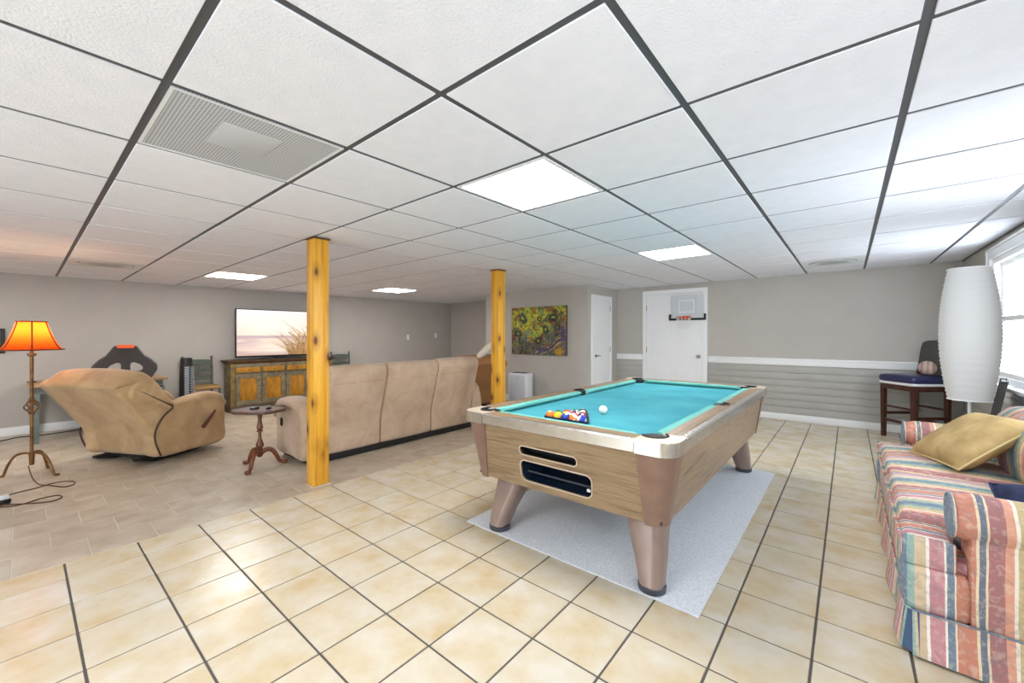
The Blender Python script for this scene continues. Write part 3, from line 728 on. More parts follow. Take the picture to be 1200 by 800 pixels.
# ------------------------------------------------------------------ recliners
def recliner(name, label, loc, rz, m, group=None, lever=True):
    """x right of the sitter, y forward"""
    t = thing(name, label, 'recliner', loc, rz, group)
    fr = lambda x, a, b: (x, a, b)
    bk = spline([(-.325, .09), (-.365, .2), (-.405, .34), (-.49, .47), (-.60, .63), (-.70, .77), (-.735, .82), (-.68, .875), (-.56, .90), (-.44, .88), (-.33, .78), (-.25, .66), (-.17, .54), (-.16, .42), (-.19, .3), (-.2, .09)], 4)
    b = obj('backrest', soft_extrude(bk, -.462, .462, .03, fr, 5, .0, 8), m, t, smooth=70)
    hp = spline([(-.70, .80), (-.715, .86), (-.60, .955), (-.44, .945), (-.31, .84), (-.22, .70), (-.26, .62), (-.36, .66), (-.5, .76)], 5)
    obj('head_pillow', soft_extrude(hp, -.44, .44, .085, fr, 5, .015, 8), m, b, smooth=70)
    for s_ in (-1, 1):
        wp = spline([(-.62, .70), (-.60, .84), (-.47, .88), (-.34, .78), (-.2, .64), (-.13, .56), (-.17, .50), (-.3, .56), (-.48, .62)], 5)
        x0, x1 = (.30, .478) if s_ > 0 else (-.478, -.30)
        obj('wing', soft_extrude(wp, x0, x1, .06, fr, 5, .005, 4), m, b, smooth=70)
        ap = spline([(-.33, .085), (-.375, .2), (-.385, .34), (-.33, .47), (-.24, .55), (-.05, .60), (.2, .635), (.34, .61), (.395, .52), (.40, .3), (.38, .085), (.05, .07)], 5)
        a0, a1 = (.285, .475) if s_ > 0 else (-.475, -.285)
        ar = obj('arm', soft_extrude(ap, a0, a1, .045, fr, 5, .006, 5), m, t, smooth=70)
        pp = spline([(-.22, .53), (-.20, .575), (-.02, .63), (.2, .662), (.345, .63), (.41, .53), (.38, .47), (.25, .55), (0, .54)], 5)
        a0, a1 = (.27, .485) if s_ > 0 else (-.485, -.27)
        obj('arm_pad', soft_extrude(pp, a0, a1, .06, fr, 5, .004, 5), m, ar, smooth=70)
        sx = s_*.4785
        sp = spline([(sx, -.335, .10), (sx+s_*.004, -.388, .25), (sx+s_*.004, -.385, .36), (sx+s_*.004, -.32, .475), (sx, -.235, .545), (sx-s_*.01, -.2, .58)], 5, False)
        obj('seam', G().tube(sp, .009, 6), 'dark_seam', ar)
    obj('seat_cushion', G().soft((0, .16, .40), (.58, .58, .2), .06, 8, (0, 0, .02)), m, t, smooth=70)
    obj('footrest', G().soft((0, .40, .28), (.56, .1, .36), .04, 8, (0, .02, 0)), m, t, smooth=70)
    g = G().bounds(-.33, .33, -.28, .3, .045, .1)
    base = obj('base', g, 'under_black', t)
    for s_ in (-1, 1):
        rk = [(-.42, .05), (-.25, .006), (0, .0), (.2, .006), (.34, .04), (.34, .075), (-.42, .075)]
        obj('rocker', G().loft([[(s_*.26+w, a, c) for a, c in rk] for w in (-.02, .02)]), 'under_black', base)
    if lever:
        g = G().tube([(.50, .09, .29), (.505, .13, .335), (.505, .19, .40), (.503, .235, .455)], [.03, .026, .02, .013], 10, flat=(1, .55))
        g.lathe([(.03, -.03), (.03, .0)], 14, (0, 0, 0)) if False else None
        obj('lever', g, 'lever_brown', t, smooth=60)
    return t
recliner('recliner', 'tan microfibre recliner tipped back with a brown side lever beside the iron lamp', (-5.86, .97, 0), math.atan2(.88, -.46)-PI/2, 'microfibre_tan')
recliner('recliner', 'brown recliner half hidden behind the far post and the sofa end', (-5.32, 5.05, 0), math.radians(78), plain('recliner_brown', srgb(166, 118, 74), .9), None, False)
rx_ = Vector((.77*math.cos(.72), .64*math.cos(.72), math.sin(.72))).normalized(); fw_ = Vector((-.64, .77, 0)).normalized()
rot_ = Matrix((rx_, fw_, rx_.cross(fw_))).transposed()
tag(obj('throw_pillow', G().soft((-4.72, 5.02, 1.045), (.36, .42, .09), .042, 6, (0, 0, .02), rot_), 'cream_pillow', None, smooth=70), 'cream pillow propped on top of the far recliner', 'pillow')

# ------------------------------------------------------------------ three seat sofa seen from behind (front faces -x)
so = thing('reclining_sofa', 'taupe microfibre three seat reclining sofa seen from its back', 'sofa', (-4.13, 3.03, 0))
ys = [-1.06, -.40, .33, 1.05]
fr = lambda x, a, b: (a, x, b)
for k in range(3):
    w = [0, .0, .012][k]
    bp = spline([(.0, .075), (.012, .2), (.02, .36), (.075, .56), (.135, .78), (.165, .90), (.13, .975+w), (.04, .98+w), (-.08, .90), (-.16, .74), (-.22, .5), (-.2, .2), (-.1, .07)], 5)
    b = obj('backrest', soft_extrude(bp, ys[k]+.004, ys[k+1]-.004, .03, fr, 5, .006, 6), 'microfibre_taupe', so, smooth=70)
    sm_ = [(x_+.007, ys[k]+.05+(ys[k+1]-ys[k]-.1)*q/6, z_) for q in range(7) for x_, z_ in ((.138, .80),)]
    obj('seam', G().tube(sm_, .005, 6), 'microfibre_tan', b)
    obj('seat_cushion', G().soft((-.48, (ys[k]+ys[k+1])/2, .42), (.6, ys[k+1]-ys[k]-.006, .22), .06, 8, (0, 0, .02)), 'microfibre_taupe', so, smooth=70)
    obj('footrest', G().soft((-.77, (ys[k]+ys[k+1])/2, .26), (.09, ys[k+1]-ys[k]-.01, .36), .04, 6, (.015, 0, 0)), 'microfibre_taupe', so, smooth=70)
for s_ in (-1, 1):
    ap = spline([(.0, .06), (.02, .3), (-.02, .5), (-.1, .58), (-.45, .61), (-.6, .57), (-.66, .46), (-.64, .25), (-.62, .06), (-.3, .055)], 5)
    y0, y1 = (-1.27, -1.055) if s_ < 0 else (1.055, 1.27)
    ar = obj('arm', soft_extrude(ap, y0, y1, .045, fr, 5, .006, 4), 'microfibre_taupe', so, smooth=70)
    pp = spline([(-.05, .50), (-.06, .57), (-.16, .625), (-.45, .645), (-.63, .60), (-.69, .47), (-.66, .40), (-.6, .5), (-.4, .53), (-.2, .51)], 5)
    obj('arm_pad', soft_extrude(pp, y0-.012, y1+.012, .06, fr, 5, .004, 4), 'microfibre_taupe', ar, smooth=70)
    hb = obj('recline_button', G().soft((-.47, s_*1.277, .39), (.05, .012, .085), .006, 4), 'black_plastic', ar)
obj('base', G().bounds(-.62, -.06, -1.2, 1.2, .012, .09), 'under_black', so)
for x_ in (-.55, -.1):
    for y_ in (-1.1, 1.1): obj('foot', G().box((x_, y_, .006), (.06, .06, .012)), 'under_black', so)
g = G()
obj('rear_rail', G().bounds(-.01, .012, -1.04, 1.04, .008, .07), 'under_black', so)

# ------------------------------------------------------------------ iron floor lamp
lp = thing('floor_lamp', 'iron floor lamp with a glowing amber bell shade beside the recliner', 'lamp', (-5.83, .07, 0))
for k in range(3):
    a = math.radians((235, 40, 150)[k]); ca, sa = math.cos(a), math.sin(a)
    pts = spline([(0, .20), (.05, .212), (.12, .19), (.17, .11), (.2, .025), (.212, .011), (.25, .0105)], 5, False)
    obj('leg', G().tube([(ca*p.x, sa*p.x, p.y) for p in pts], .0105, 8), 'iron_bronze', lp)
obj('pole', G().lathe([(.016, .10), (.02, .19), (.022, .215), (.013, .225), (.012, .56), (.02, .565), (.02, .575), (.011, .58), (.011, .70), (.022, .706), (.022, .716), (.012, .72), (.013, .86), (.018, .862), (.018, .87), (.012, .875), (.013, 1.10), (.03, 1.112), (.03, 1.13), (.012, 1.135), (.012, 1.2), (.001, 1.2)], 14), 'iron_bronze', lp)
for k in range(5):
    pts = [(math.cos(2*PI*k/5+q*.9)*.042*math.sin(PI*q/10)**.8, math.sin(2*PI*k/5+q*.9)*.042*math.sin(PI*q/10)**.8, .575+.13*q/10) if 0 else (math.cos(2*PI*k/5+q*.22)*(.006+.042*math.sin(PI*q/10)), math.sin(2*PI*k/5+q*.22)*(.006+.042*math.sin(PI*q/10)), .575+.131*q/10) for q in range(11)]
    obj('basket_rod', G().tube(pts, .006, 6), 'iron_bronze', lp)
obj('collar_ring', G().tube([(.028*math.cos(2*PI*q/16), .028*math.sin(2*PI*q/16), .868) for q in range(16)], .005, 6, True), 'iron_bronze', lp)
prof = [(.205, 1.165), (.182, 1.19), (.158, 1.235), (.136, 1.29), (.116, 1.35), (.099, 1.41), (.097, 1.425)]
NS = 48; secs = [[(r*(1-.03*abs(math.sin(3*2*PI*k/NS)))*math.cos(2*PI*k/NS), r*(1-.03*abs(math.sin(3*2*PI*k/NS)))*math.sin(2*PI*k/NS), z) for k in range(NS)] for r, z in prof]
sh = obj('lamp_shade', G().loft(secs, cap=False), 'amber_shade', lp, smooth=60)
for k in range(6):
    a = PI/3*k; obj('shade_rib', G().tube([((r+.002)*math.cos(a), (r+.002)*math.sin(a), z) for r, z in prof], .005, 6), 'shade_trim', sh)
for r, z in (prof[0], prof[-1]): obj('shade_band', G().tube([(r*math.cos(2*PI*k/32), r*math.sin(2*PI*k/32), z) for k in range(32)], .006, 6, True), 'shade_trim', sh)
obj('bulb', G().lathe([(.012, 1.2), (.016, 1.22), (.03, 1.25), (.03, 1.275), (.016, 1.3), (.001, 1.305)], 16), 'bulb', lp)
L = bpy.data.lights.new('bulb_light', 'POINT'); L.energy = LAMP_WATT; L.color = (1, .66, .34); L.shadow_soft_size = .04
o = bpy.data.objects.new('bulb_light', L); COL.objects.link(o); o.location = (0, 0, 1.34); o.parent = lp
cord = [(-5.80, .05, .10), (-5.62, .07, .03), (-5.42, .107, .005), (-5.317, .163, .005), (-5.162, .24, .005), (-5.19, .30, .005), (-5.30, .30, .005), (-5.35, .2, .01), (-5.30, .077, .005), (-5.26, -.037, .005), (-5.15, -.16, .005), (-5.0, -.2, .005), (-4.91, -.10, .01), (-4.88, -.03, .005), (-4.89, .03, .005), (-4.94, .116, .005), (-4.93, .197, .005), (-4.84, .212, .005), (-4.79, .156, .005), (-4.84, .07, .005), (-4.92, -.02, .005), (-4.97, -.09, .01)]
tag(obj('lamp_cord', G().tube(spline(cord, 5, False), .0045, 6), 'lever_brown', None), 'thin brown lamp cord looped over the grey tile floor', 'cord')
ad = thing('plug_adapter', 'small grey and black plug adapter lying on the floor at the cord end', 'adapter', (-5.0, -.085, 0), .4)
obj('body', G().box((0, 0, .022), (.05, .075, .03)), 'black_plastic', ad, bevel=.004); obj('cap', G().box((-.005, .01, .052), (.04, .045, .03)), 'purifier_grey', ad, bevel=.004); obj('pins', G().box((0, -.05, .022), (.03, .025, .014)), 'steel', ad); obj('rest', G().box((0, 0, .0035), (.045, .06, .007)), 'black_plastic', ad)
tag(obj('power_cable', G().tube(spline([(-8.2, -.35, .006), (-8.0, -.155, .006), (-8.12, -.02, .006), (-8.06, .19, .006), (-8.1, .455, .006), (-8.15, .9, .006), (-8.2, 1.3, .006)], 6, False), .006, 6), 'black_plastic', None), 'black power cable along the foot of the left wall', 'cable')

# ------------------------------------------------------------------ tripod side table
st = thing('tripod_table', 'small mahogany tripod table with a shaped top by the sofa arm', 'table', (-4.48, 1.51, 0), math.radians(42))
prof = []
for k in range(64):
    a = 2*PI*k/64; r = (abs(math.cos(a)/.235)**2.6+abs(math.sin(a)/.185)**2.6)**(-1/2.6)*(1+.035*math.cos(8*a)); prof.append((r*math.cos(a), r*math.sin(a)))
tp_ = obj('table_top', G().loft([[(a*s_, b*s_, z) for a, b in prof] for s_, z in ((.95, .546), (.99, .552), (1.0, .562), (.99, .572))]), 'mahogany_top', st, smooth=30)
obj('top_rim', G().plate(prof, [[(a*.95, b*.95) for a, b in prof]], .570, .577, lambda u, v, w: (u, v, w)), 'mahogany_top', tp_)
obj('pedestal', G().lathe([(.05, .546), (.045, .53), (.018, .51), (.016, .46), (.026, .40), (.03, .385), (.016, .37), (.028, .362), (.028, .352), (.014, .345), (.013, .29), (.024, .25), (.036, .225), (.032, .2), (.02, .185), (.03, .175), (.03, .12), (.018, .10), (.001, .10)], 20), 'mahogany', st)
for k in range(3):
    a = math.radians(-87+120*k); ca, sa = math.cos(a), math.sin(a)
    pts = spline([(.015, .14), (.06, .165), (.105, .15), (.145, .09), (.165, .04), (.19, .024), (.215, .022)], 5, False); n = len(pts)
    lg = obj('leg', G().tube([(ca*p.x, sa*p.x, p.y) for p in pts], [.024-.009*q/(n-1) for q in range(n)], 8), 'mahogany', st)
    obj('claw_foot', G().soft((ca*.215, sa*.215, .019), (.055, .05, .038), .017, 5, rot=RZ(a)), 'mahogany', lg)
zt = .5722
tag(obj('coaster', G().lathe([(.038, zt), (.042, zt+.006), (.04, zt+.016), (.03, zt+.02), (.001, zt+.018)], 20, (-4.53, 1.48, 0)), 'black_plastic'), 'round black dish on the tripod table', 'dish')
o = thing('remote_control', 'black remote control on the tripod table', 'remote', (-4.47, 1.585, zt), math.radians(70))
obj('body', G().box((0, 0, .009), (.045, .13, .018)), 'black_plastic', o, bevel=.004); obj('key_pad', G().box((0, .01, .0185), (.03, .07, .002)), 'rubber_foot', o)

# ------------------------------------------------------------------ television cabinet
cb = thing('tv_cabinet', 'distressed grey green sideboard with mustard panel doors and drawers', 'cabinet', (XL+.02, 3.10, 0))
D, HWd, HT = .40, .87, .87
obj('body', G().bounds(0, D-.02, -HWd+.02, HWd-.02, .09, HT-.04), 'cabinet_paint', cb)
obj('plinth', G().loft([[(0, -y, z), (d, -y, z), (d, y, z), (0, y, z)] for d, y, z in ((D+.015, HWd+.01, 0), (D+.015, HWd+.01, .06), (D-.005, HWd-.01, .09))]), 'cabinet_brown', cb)
obj('cabinet_top', G().loft([[(-.0, -y, z), (d, -y, z), (d, y, z), (-.0, y, z)] for d, y, z in ((D-.01, HWd-.01, HT-.06), (D+.02, HWd+.015, HT-.035), (D+.03, HWd+.03, HT-.02), (D+.035, HWd+.035, HT))]), 'cabinet_brown', cb, smooth=20)
obj('frieze', G().bounds(D-.02, D-.008, -HWd+.02, HWd-.02, HT-.11, HT-.055), 'cabinet_paint', cb)
for s_ in (-1, 1):
    obj('corner_post', G().loft([[(D-.055, s_*(HWd-.065), z), (D+.0, s_*(HWd-.065), z), (D+.0+q, s_*(HWd-.01+q), z), (D-.055, s_*(HWd-.01), z)] for z, q in ((.09, 0), (.2, .012), (.35, .0), (.5, .01), (.65, .002), (HT-.06, .006))]), 'cabinet_post', cb)
dw = (2*(HWd-.07))/4
for k in range(4):
    y0 = -HWd+.07+dw*k; y1 = y0+dw
    dr = obj('drawer', G().bounds(D-.02, D-.002, y0+.014, y1-.014, HT-.215, HT-.115), 'cabinet_paint', cb, bevel=.003)
    obj('drawer_panel', G().bounds(D-.002, D+.004, y0+.022, y1-.022, HT-.207, HT-.123), 'cabinet_mustard', dr, bevel=.003)
    obj('knob', G().soft((D+.014, (y0+y1)/2, HT-.165), (.022, .022, .022), .01, 5), 'cabinet_brown', dr)
    z0, z1 = .11, HT-.235
    dn = obj('cabinet_door', G().plate(rrect(y0+.012, y1-.012, z0, z1, .003, 1), [rrect(y0+.072, y1-.072, z0+.075, z1-.075, .02, 4)], D-.02, D+.0, fr_x), 'cabinet_paint', cb)
    obj('door_panel', G().plate(rrect(y0+.065, y1-.065, z0+.07, z1-.07, .003, 1), [], D-.018, D-.010, fr_x), 'cabinet_mustard', dn)
    obj('raised_field', G().loft([[(w, p[0], p[1]) for p in rrect(y0+.085+e, y1-.085-e, z0+.09+e, z1-.09-e, .015, 3)] for w, e in ((D-.0105, 0), (D-.004, .012))]), 'cabinet_mustard', dn)
    ky = y1-.035 if k % 2 == 0 else y0+.035
    obj('knob', G().soft((D+.01, ky, .42), (.02, .02, .02), .009, 5), 'cabinet_brown', dn)

# television
def grid_picture(name, w, h, nx, ny, fn, fr, m, parent):
    vs = []; cols = []
    for j in range(ny+1):
        for i in range(nx+1): vs.append(fr(w*(i/nx-.5), h*(j/ny-.5))); cols.append(fn(i/nx, j/ny))
    fs = [(j*(nx+1)+i, j*(nx+1)+i+1, (j+1)*(nx+1)+i+1, (j+1)*(nx+1)+i) for j in range(ny) for i in range(nx)]
    me = bpy.data.meshes.new(name); me.from_pydata(vs, [], fs)
    at = me.color_attributes.new('Col', 'FLOAT_COLOR', 'POINT')
    for k, c in enumerate(cols): at.data[k].color = (*srgb(*c)[:3], 1)
    me.materials.append(M[m]); o = bpy.data.objects.new(name, me); COL.objects.link(o); o.parent = parent; return o
tvw, tvh = 1.48, .845; tvz = .915+tvh/2
tv = thing('television', 'flat television showing pale beach grass at sunset on the sideboard', 'television', (-8.12, 3.10, HT))
tz = tvz-HT
obj('case', G().bounds(-.03, .012, -tvw/2, tvw/2, tz-tvh/2, tz+tvh/2), 'black_plastic', tv, bevel=.006)
reeds = []
rs = random.Random(5)
for k in range(150):
    x0 = rs.uniform(.58, 1.0); x1 = x0+rs.uniform(-.34, .16); hgt = rs.uniform(.2, .5+.3*(x0-.58)/.42); reeds.append((x0, x1, hgt, rs.uniform(.0016, .004)))
reeds += [(.78, .50, .80, .003), (.8, .56, .72, .003), (.9, .86, .8, .006), (.95, .93, .74, .006)]
ns = [[rs.random() for _ in range(64)] for _ in range(64)]
def vn(x, y):
    xi, yi = math.floor(x), math.floor(y); fx, fy = sm(0, 1, x-xi), sm(0, 1, y-yi); q = lambda a, b: ns[a % 64][b % 64]
    return (q(xi, yi)*(1-fx)+q(xi+1, yi)*fx)*(1-fy)+(q(xi, yi+1)*(1-fx)+q(xi+1, yi+1)*fx)*fy
def beach(u, v):
    if v > .44:
        t = (v-.44)/.56; c = lerp((250, 216, 190), (240, 232, 240), t); c = lerp(c, (255, 244, 230), .8*math.exp(-((u-.5)**2*6+(v-.62)**2*9)))
    elif v > .38: c = lerp((196, 168, 172), (216, 186, 178), u)
    else:
        k = vn(u*6, v*38); c = lerp((244, 214, 194), (186, 158, 160), k*.8); c = lerp(c, (255, 238, 216), .7*math.exp(-((u-.42)**2*20)))
        if v < .1: c = lerp(c, (160, 130, 120), .6*(1-v/.1))
    best = 0
    for x0, x1, hg, w in reeds:
        if v < hg:
            t = v/hg; xx = x0+(x1-x0)*t*t; d = abs(u-xx); ww = w*(1.2-t*.7)
            if d < ww*1.6: best = max(best, 1-max(0, d-ww)/(ww*.6+1e-6))
    if best: c = lerp(c, lerp((120, 84, 40), (196, 150, 84), vn(u*30, v*12)), best*.85)
    k = sm(.35, .02, v)*sm(.5, .8, u); c = lerp(c, (190, 140, 88), k*.7*vn(u*22, v*20))
    return c
grid_picture('screen', tvw-.03, tvh-.035, 220, 126, lambda u, v: beach(u, v), lambda a, b: (.0135, a, tz+b+.004), 'screen_image', tv)
obj('stand', G().bounds(-.06, .06, -.34, .34, 0, .014), 'black_plastic', tv, bevel=.004)
obj('neck', G().bounds(-.02, .01, -.1, .1, .012, .06), 'black_plastic', tv)

# ladder-back chairs either side of the cabinet
def ladder_chair(label, loc, rz):
    t = thing('ladder_back_chair', label, 'chair', loc, rz, 'green ladder back chairs')
    for s_ in (-1, 1):
        obj('back_leg', G().tube([(s_*.19, -.2, 0), (s_*.19, -.19, .45), (s_*.195, -.225, .93)], [.017, .019, .015], 10), 'chair_green', t)
        obj('leg', G().tube([(s_*.2, .19, 0), (s_*.2, .19, .46)], [.016, .02], 10), 'chair_green', t)
        obj('finial', G().soft((s_*.195, -.226, .94), (.036, .036, .03), .014, 5), 'chair_green', t)
        obj('stretcher', G().tube([(s_*.195, -.19, .2), (s_*.2, .19, .2)], .01, 8), 'chair_green', t)
    for z, h in ((.58, .05), (.71, .055), (.85, .075)):
        pts = [(-.19+.38*q/8, -.205-.03*math.sin(PI*q/8), z) for q in range(9)]
        obj('back_slat', G().loft([[(p[0], p[1]-.006, z-h/2), (p[0], p[1]+.006, z-h/2), (p[0], p[1]+.006, z+h/2*(1+.35*math.sin(PI*q/8))), (p[0], p[1]-.006, z+h/2*(1+.35*math.sin(PI*q/8)))] for q, p in enumerate(pts)]), 'chair_green', t)
    obj('stretcher', G().tube([(-.2, .19, .24), (.2, .19, .24)], .01, 8), 'chair_green', t)
    obj('seat', G().soft((0, 0, .462), (.45, .43, .045), .018, 6, (0, 0, .006)), 'chair_straw', t)
ladder_chair('green ladder back chair with straw seat between the tower fan and the cabinet', (-8.03, 1.86, 0), math.radians(-90))
ladder_chair('green ladder back chair past the right end of the cabinet', (-8.03, 4.30, 0), math.radians(-90))

# tower fan
tf = thing('tower_fan', 'black tower fan with a silver louvred front beside the green chair', 'fan', (-7.62, 1.585, 0), math.radians(-74))
def fansec(z, w, d): return [(p[0], p[1], z) for p in rrect(-w/2, w/2, -d/2, d/2, min(w, d)*.35, 4)]
obj('base', G().lathe([(.13, 0), (.14, .01), (.13, .03), (.05, .05), (.001, .05)], 28), 'black_plastic', tf)
bd = obj('tower', G().loft([fansec(.045, .15, .15), fansec(.2, .155, .16), fansec(.6, .15, .155), fansec(.86, .14, .14)]), 'black_leather', tf, smooth=45)
obj('control_head', G().loft([fansec(.86, .135, .135), fansec(.93, .13, .13), fansec(.955, .125, .125), fansec(.96, .11, .11)]), 'black_plastic', tf, smooth=45)
for k in range(26):
    z = .2+k*.025; g = G().tube([(-.062+.124*q/6, .072+.012*math.sin(PI*q/6), z) for q in range(7)], .005, 6); obj('louvre', g, 'silver_grille', bd)
obj('centre_bar', G().bounds(-.006, .006, .08, .092, .19, .85), 'black_plastic', bd)

# gaming chair (back towards the room)
gc = thing('gaming_chair', 'black racing style office chair with an orange strip on its headrest', 'office chair', (-7.03, .85, 0), math.radians(-97))
# x right, y forward; backrest plate in (x, z)
half = [(0, .46), (.21, .46), (.24, .58), (.25, .72), (.315, .83), (.315, .905), (.25, .985), (.19, 1.03), (.14, 1.11), (.115, 1.155), (.06, 1.165)]
outl = [(p[0], p[1]) for p in half[1:]]+[(-p[0], p[1]) for p in half[::-1][:-1]]
hole = lambda s_: [(s_*a, b) for a, b in ((.045, .83), (.045, .93), (.08, .945), (.15, .905), (.175, .86), (.15, .825))]
frg = lambda u, v, w: (u, -.22-w-(v-.46)*.2, v)
b = obj('backrest', G().plate(outl, [hole(1), hole(-1)], -.045, .045, frg), 'black_leather', gc, bevel=.018, bseg=3)
obj('orange_strip', G().plate(rrect(-.085, .085, 1.13, 1.172, .015, 4), [], -.05, .05, frg), 'orange', b, bevel=.008)
obj('headrest_band', G().plate(rrect(-.038, .038, .78, .97, .01, 3), [], -.05, .05, frg), 'black_leather', b, bevel=.01)
obj('seat', G().soft((0, .02, .43), (.52, .5, .12), .045, 6, (0, 0, .012)), 'black_leather', gc, smooth=70)
obj('gas_lift', G().lathe([(.028, .1), (.028, .37)], 14), 'black_plastic', gc)
for k in range(5):
    a = 2*PI*k/5+.3; ca, sa = math.cos(a), math.sin(a)
    sp = obj('base_arm', G().tube([(0, 0, .11), (ca*.15, sa*.15, .095), (ca*.29, sa*.29, .07)], [.03, .026, .02], 8), 'black_plastic', gc)
    obj('caster', G().soft((ca*.29, sa*.29, .028), (.05, .05, .056), .02, 5), 'black_plastic', sp)
for s_ in (-1, 1):
    ar = obj('armrest', G().soft((s_*.31, .02, .64), (.08, .26, .03), .014, 5), 'black_plastic', gc)
    obj('arm_post', G().tube([(s_*.24, .02, .40), (s_*.31, .02, .44), (s_*.31, .02, .63)], .02, 8), 'black_plastic', ar)

# desk along the left wall
dk = thing('desk', 'narrow desk with wooden top and grey teal legs along the left wall', 'desk', (-7.86, .70, 0))
obj('desk_top', G().bounds(-.42, .42, -.64, .64, .672, .70), 'desk_top', dk, bevel=.004)
obj('apron', G().bounds(-.38, .38, -.59, .59, .59, .672), 'desk_teal', dk)
for sx in (-1, 1):
    for sy in (-1, 1):
        obj('leg', G().loft([[(sx*.38+a*s_, sy*.575+c*s_, z) for a, c in ((-.028, -.028), (.028, -.028), (.028, .028), (-.028, .028))] for z, s_ in ((0, .7), (.59, 1.1))]), 'desk_teal', dk)
# dark framed picture at the left
fp = thing('framed_picture', 'dark framed picture on the left wall behind the iron lamp', 'picture', (XL, -.36, 1.225))
obj('frame', G().plate(rrect(-.24, .24, -.16, .16, .003, 1), [rrect(-.205, .205, -.125, .125, .003, 1)], .002, .03, fr_x), 'black_plastic', fp)
obj('picture', G().bounds(.002, .012, -.205, .205, -.125, .125), 'back_grey', fp)

# ------------------------------------------------------------------ air purifier
ap = thing('air_purifier', 'white box air purifier standing by the wall under the painting', 'purifier', (-4.80, 6.06, 0), math.radians(6))
obj('body', G().bounds(-.2, .2, -.12, .12, .012, .585), 'purifier_white', ap, bevel=.012)
obj('front_panel', G().bounds(-.165, .165, -.126, -.119, .03, .55), 'purifier_grey', ap, bevel=.003)
obj('logo_bar', G().bounds(-.03, .03, -.128, -.125, .49, .497), 'steel', ap)
obj('top_grille', G().bounds(-.15, .15, -.08, .08, .584, .59), 'rubber_foot', ap)
for sx in (-1, 1):
    for sy in (-1, 1): obj('foot', G().lathe([(.018, 0), (.018, .013)], 10, (sx*.16, sy*.08, 0)), 'rubber_foot', ap)

# ------------------------------------------------------------------ painting
pn = thing('canvas_painting', 'abstract canvas in lime yellow, purple and dark blue with dark circles', 'painting', (-4.55, CY, 1.382))
obj('canvas', G().bounds(-.64, .64, -.035, -.001, -.457, .457), 'cabinet_brown', pn, bevel=.003)
circ = [(.22, .78, .09), (.55, .78, .055), (.77, .77, .075), (.62, .52, .08), (.52, .30, .07), (.30, .22, .06), (.85, .55, .06), (.13, .45, .07)]
rs = random.Random(11); strokes = [(rs.random(), rs.uniform(0, .75), rs.uniform(.05, .22), rs.uniform(-.06, .06), rs.choice([(58, 50, 74), (40, 48, 60), (96, 74, 116), (200, 170, 48), (92, 110, 60), (120, 60, 40), (30, 34, 40)]), rs.uniform(.004, .014)) for _ in range(90)]
def paint(u, v):
    w1, w2 = vn(u*7+2, v*7+9)-.5, vn(u*7+21, v*7+4)-.5
    a, b = u+.09*w1, v+.09*w2
    n1 = vn(a*6+3, b*6+1); n2 = vn(a*17+7, b*14+2); n3 = vn(a*46, b*40); n4 = vn(a*30+5, b*11+8)
    c = lerp((158, 160, 48), (214, 212, 66), n1)
    c = lerp(c, (222, 176, 40), sm(.5, .72, vn(a*5+11, b*7+5))*.75)
    c = lerp(c, (84, 98, 62), sm(.5, .78, n2)*.8)
    c = lerp(c, (108, 128, 128), sm(.62, .85, vn(a*12+31, b*12+3))*.6)
    low = sm(.66, .2, b+.16*math.sin(a*5)); c = lerp(c, lerp((46, 50, 56), (112, 96, 122), n4), low*.66)
    c = lerp(c, (104, 86, 134), sm(.78, .98, a+.1*w2)*sm(.9, .5, b)*.7)
    c = lerp(c, (198, 206, 60), sm(.2, .06, abs(a-.42))*sm(.25, .5, b)*.55)
    c = lerp(c, (150, 70, 44), sm(.68, .85, vn(a*9+40, b*9+13))*.55)
    for p, q, r in circ:
        d = math.hypot((a-p)*1.4, b-q)*(1+.3*(n2-.5)); c = lerp(c, (36, 46, 44), .8*math.exp(-((d-r*.8)/(r*.42))**2)); c = lerp(c, (178, 190, 120), .7*sm(r*.5, r*.15, d))
    for x0, y0, l_, dx, col, w in strokes:
        if y0 < b < y0+l_:
            d = abs(a-x0-dx*(b-y0)/l_)
            if d < w*.7: c = lerp(c, col, .7)
    if u > .45:
        d = abs(b-(.04+.42*(a-.45)+.05*math.sin(a*9))); c = lerp(c, (88, 70, 122), .75*sm(.075, .03, d)); c = lerp(c, (206, 186, 84), .7*sm(.022, .008, abs(d-.045))*sm(.35, .6, n2))
    c = lerp(c, (206, 160, 40), .85*sm(.12, .05, math.hypot(a-.9, (b-.09)*.8)))
    return lerp(c, tuple(q*.5 for q in c), sm(.58, .85, n3)*.8)
grid_picture('painted_face', 1.27, .905, 230, 164, paint, lambda a, b: (a, -.0362, b), 'canvas_paint', pn)

# ------------------------------------------------------------------ small basketball hoop
hp = thing('basketball_hoop', 'mini basketball hoop with clear backboard hung on the white panel door', 'hoop', (-2.18, YF-.017, 1.60))
fh = lambda a, b, c: (a, -c, b)
bb = obj('backboard', G().plate(rrect(-.29, .29, 0, .42, .02, 4), [], .012, .02, fh), 'clear_acrylic', hp)
obj('border', G().plate(rrect(-.29, .29, 0, .42, .02, 4), [rrect(-.278, .278, .012, .408, .015, 4)], .02, .0215, fh), 'white_trim', bb)
obj('target_square', G().plate(rrect(-.15, .13, .09, .32, .004, 1), [rrect(-.125, .105, .115, .295, .004, 1)], .02, .022, fh), 'white_trim', bb)
obj('bracket', G().plate([(-.31, -.04), (.31, -.04), (.31, .07), (.275, .07), (.275, .0), (-.275, .0), (-.275, .07), (-.31, .07)], [], .002, .03, fh), 'black_plastic', hp)
rc = [(-.015+.12*math.cos(2*PI*k/28), -.16+.12*math.sin(2*PI*k/28), .01) for k in range(28)]
rm = obj('rim', G().tube(rc, .008, 8, True), 'orange', hp)
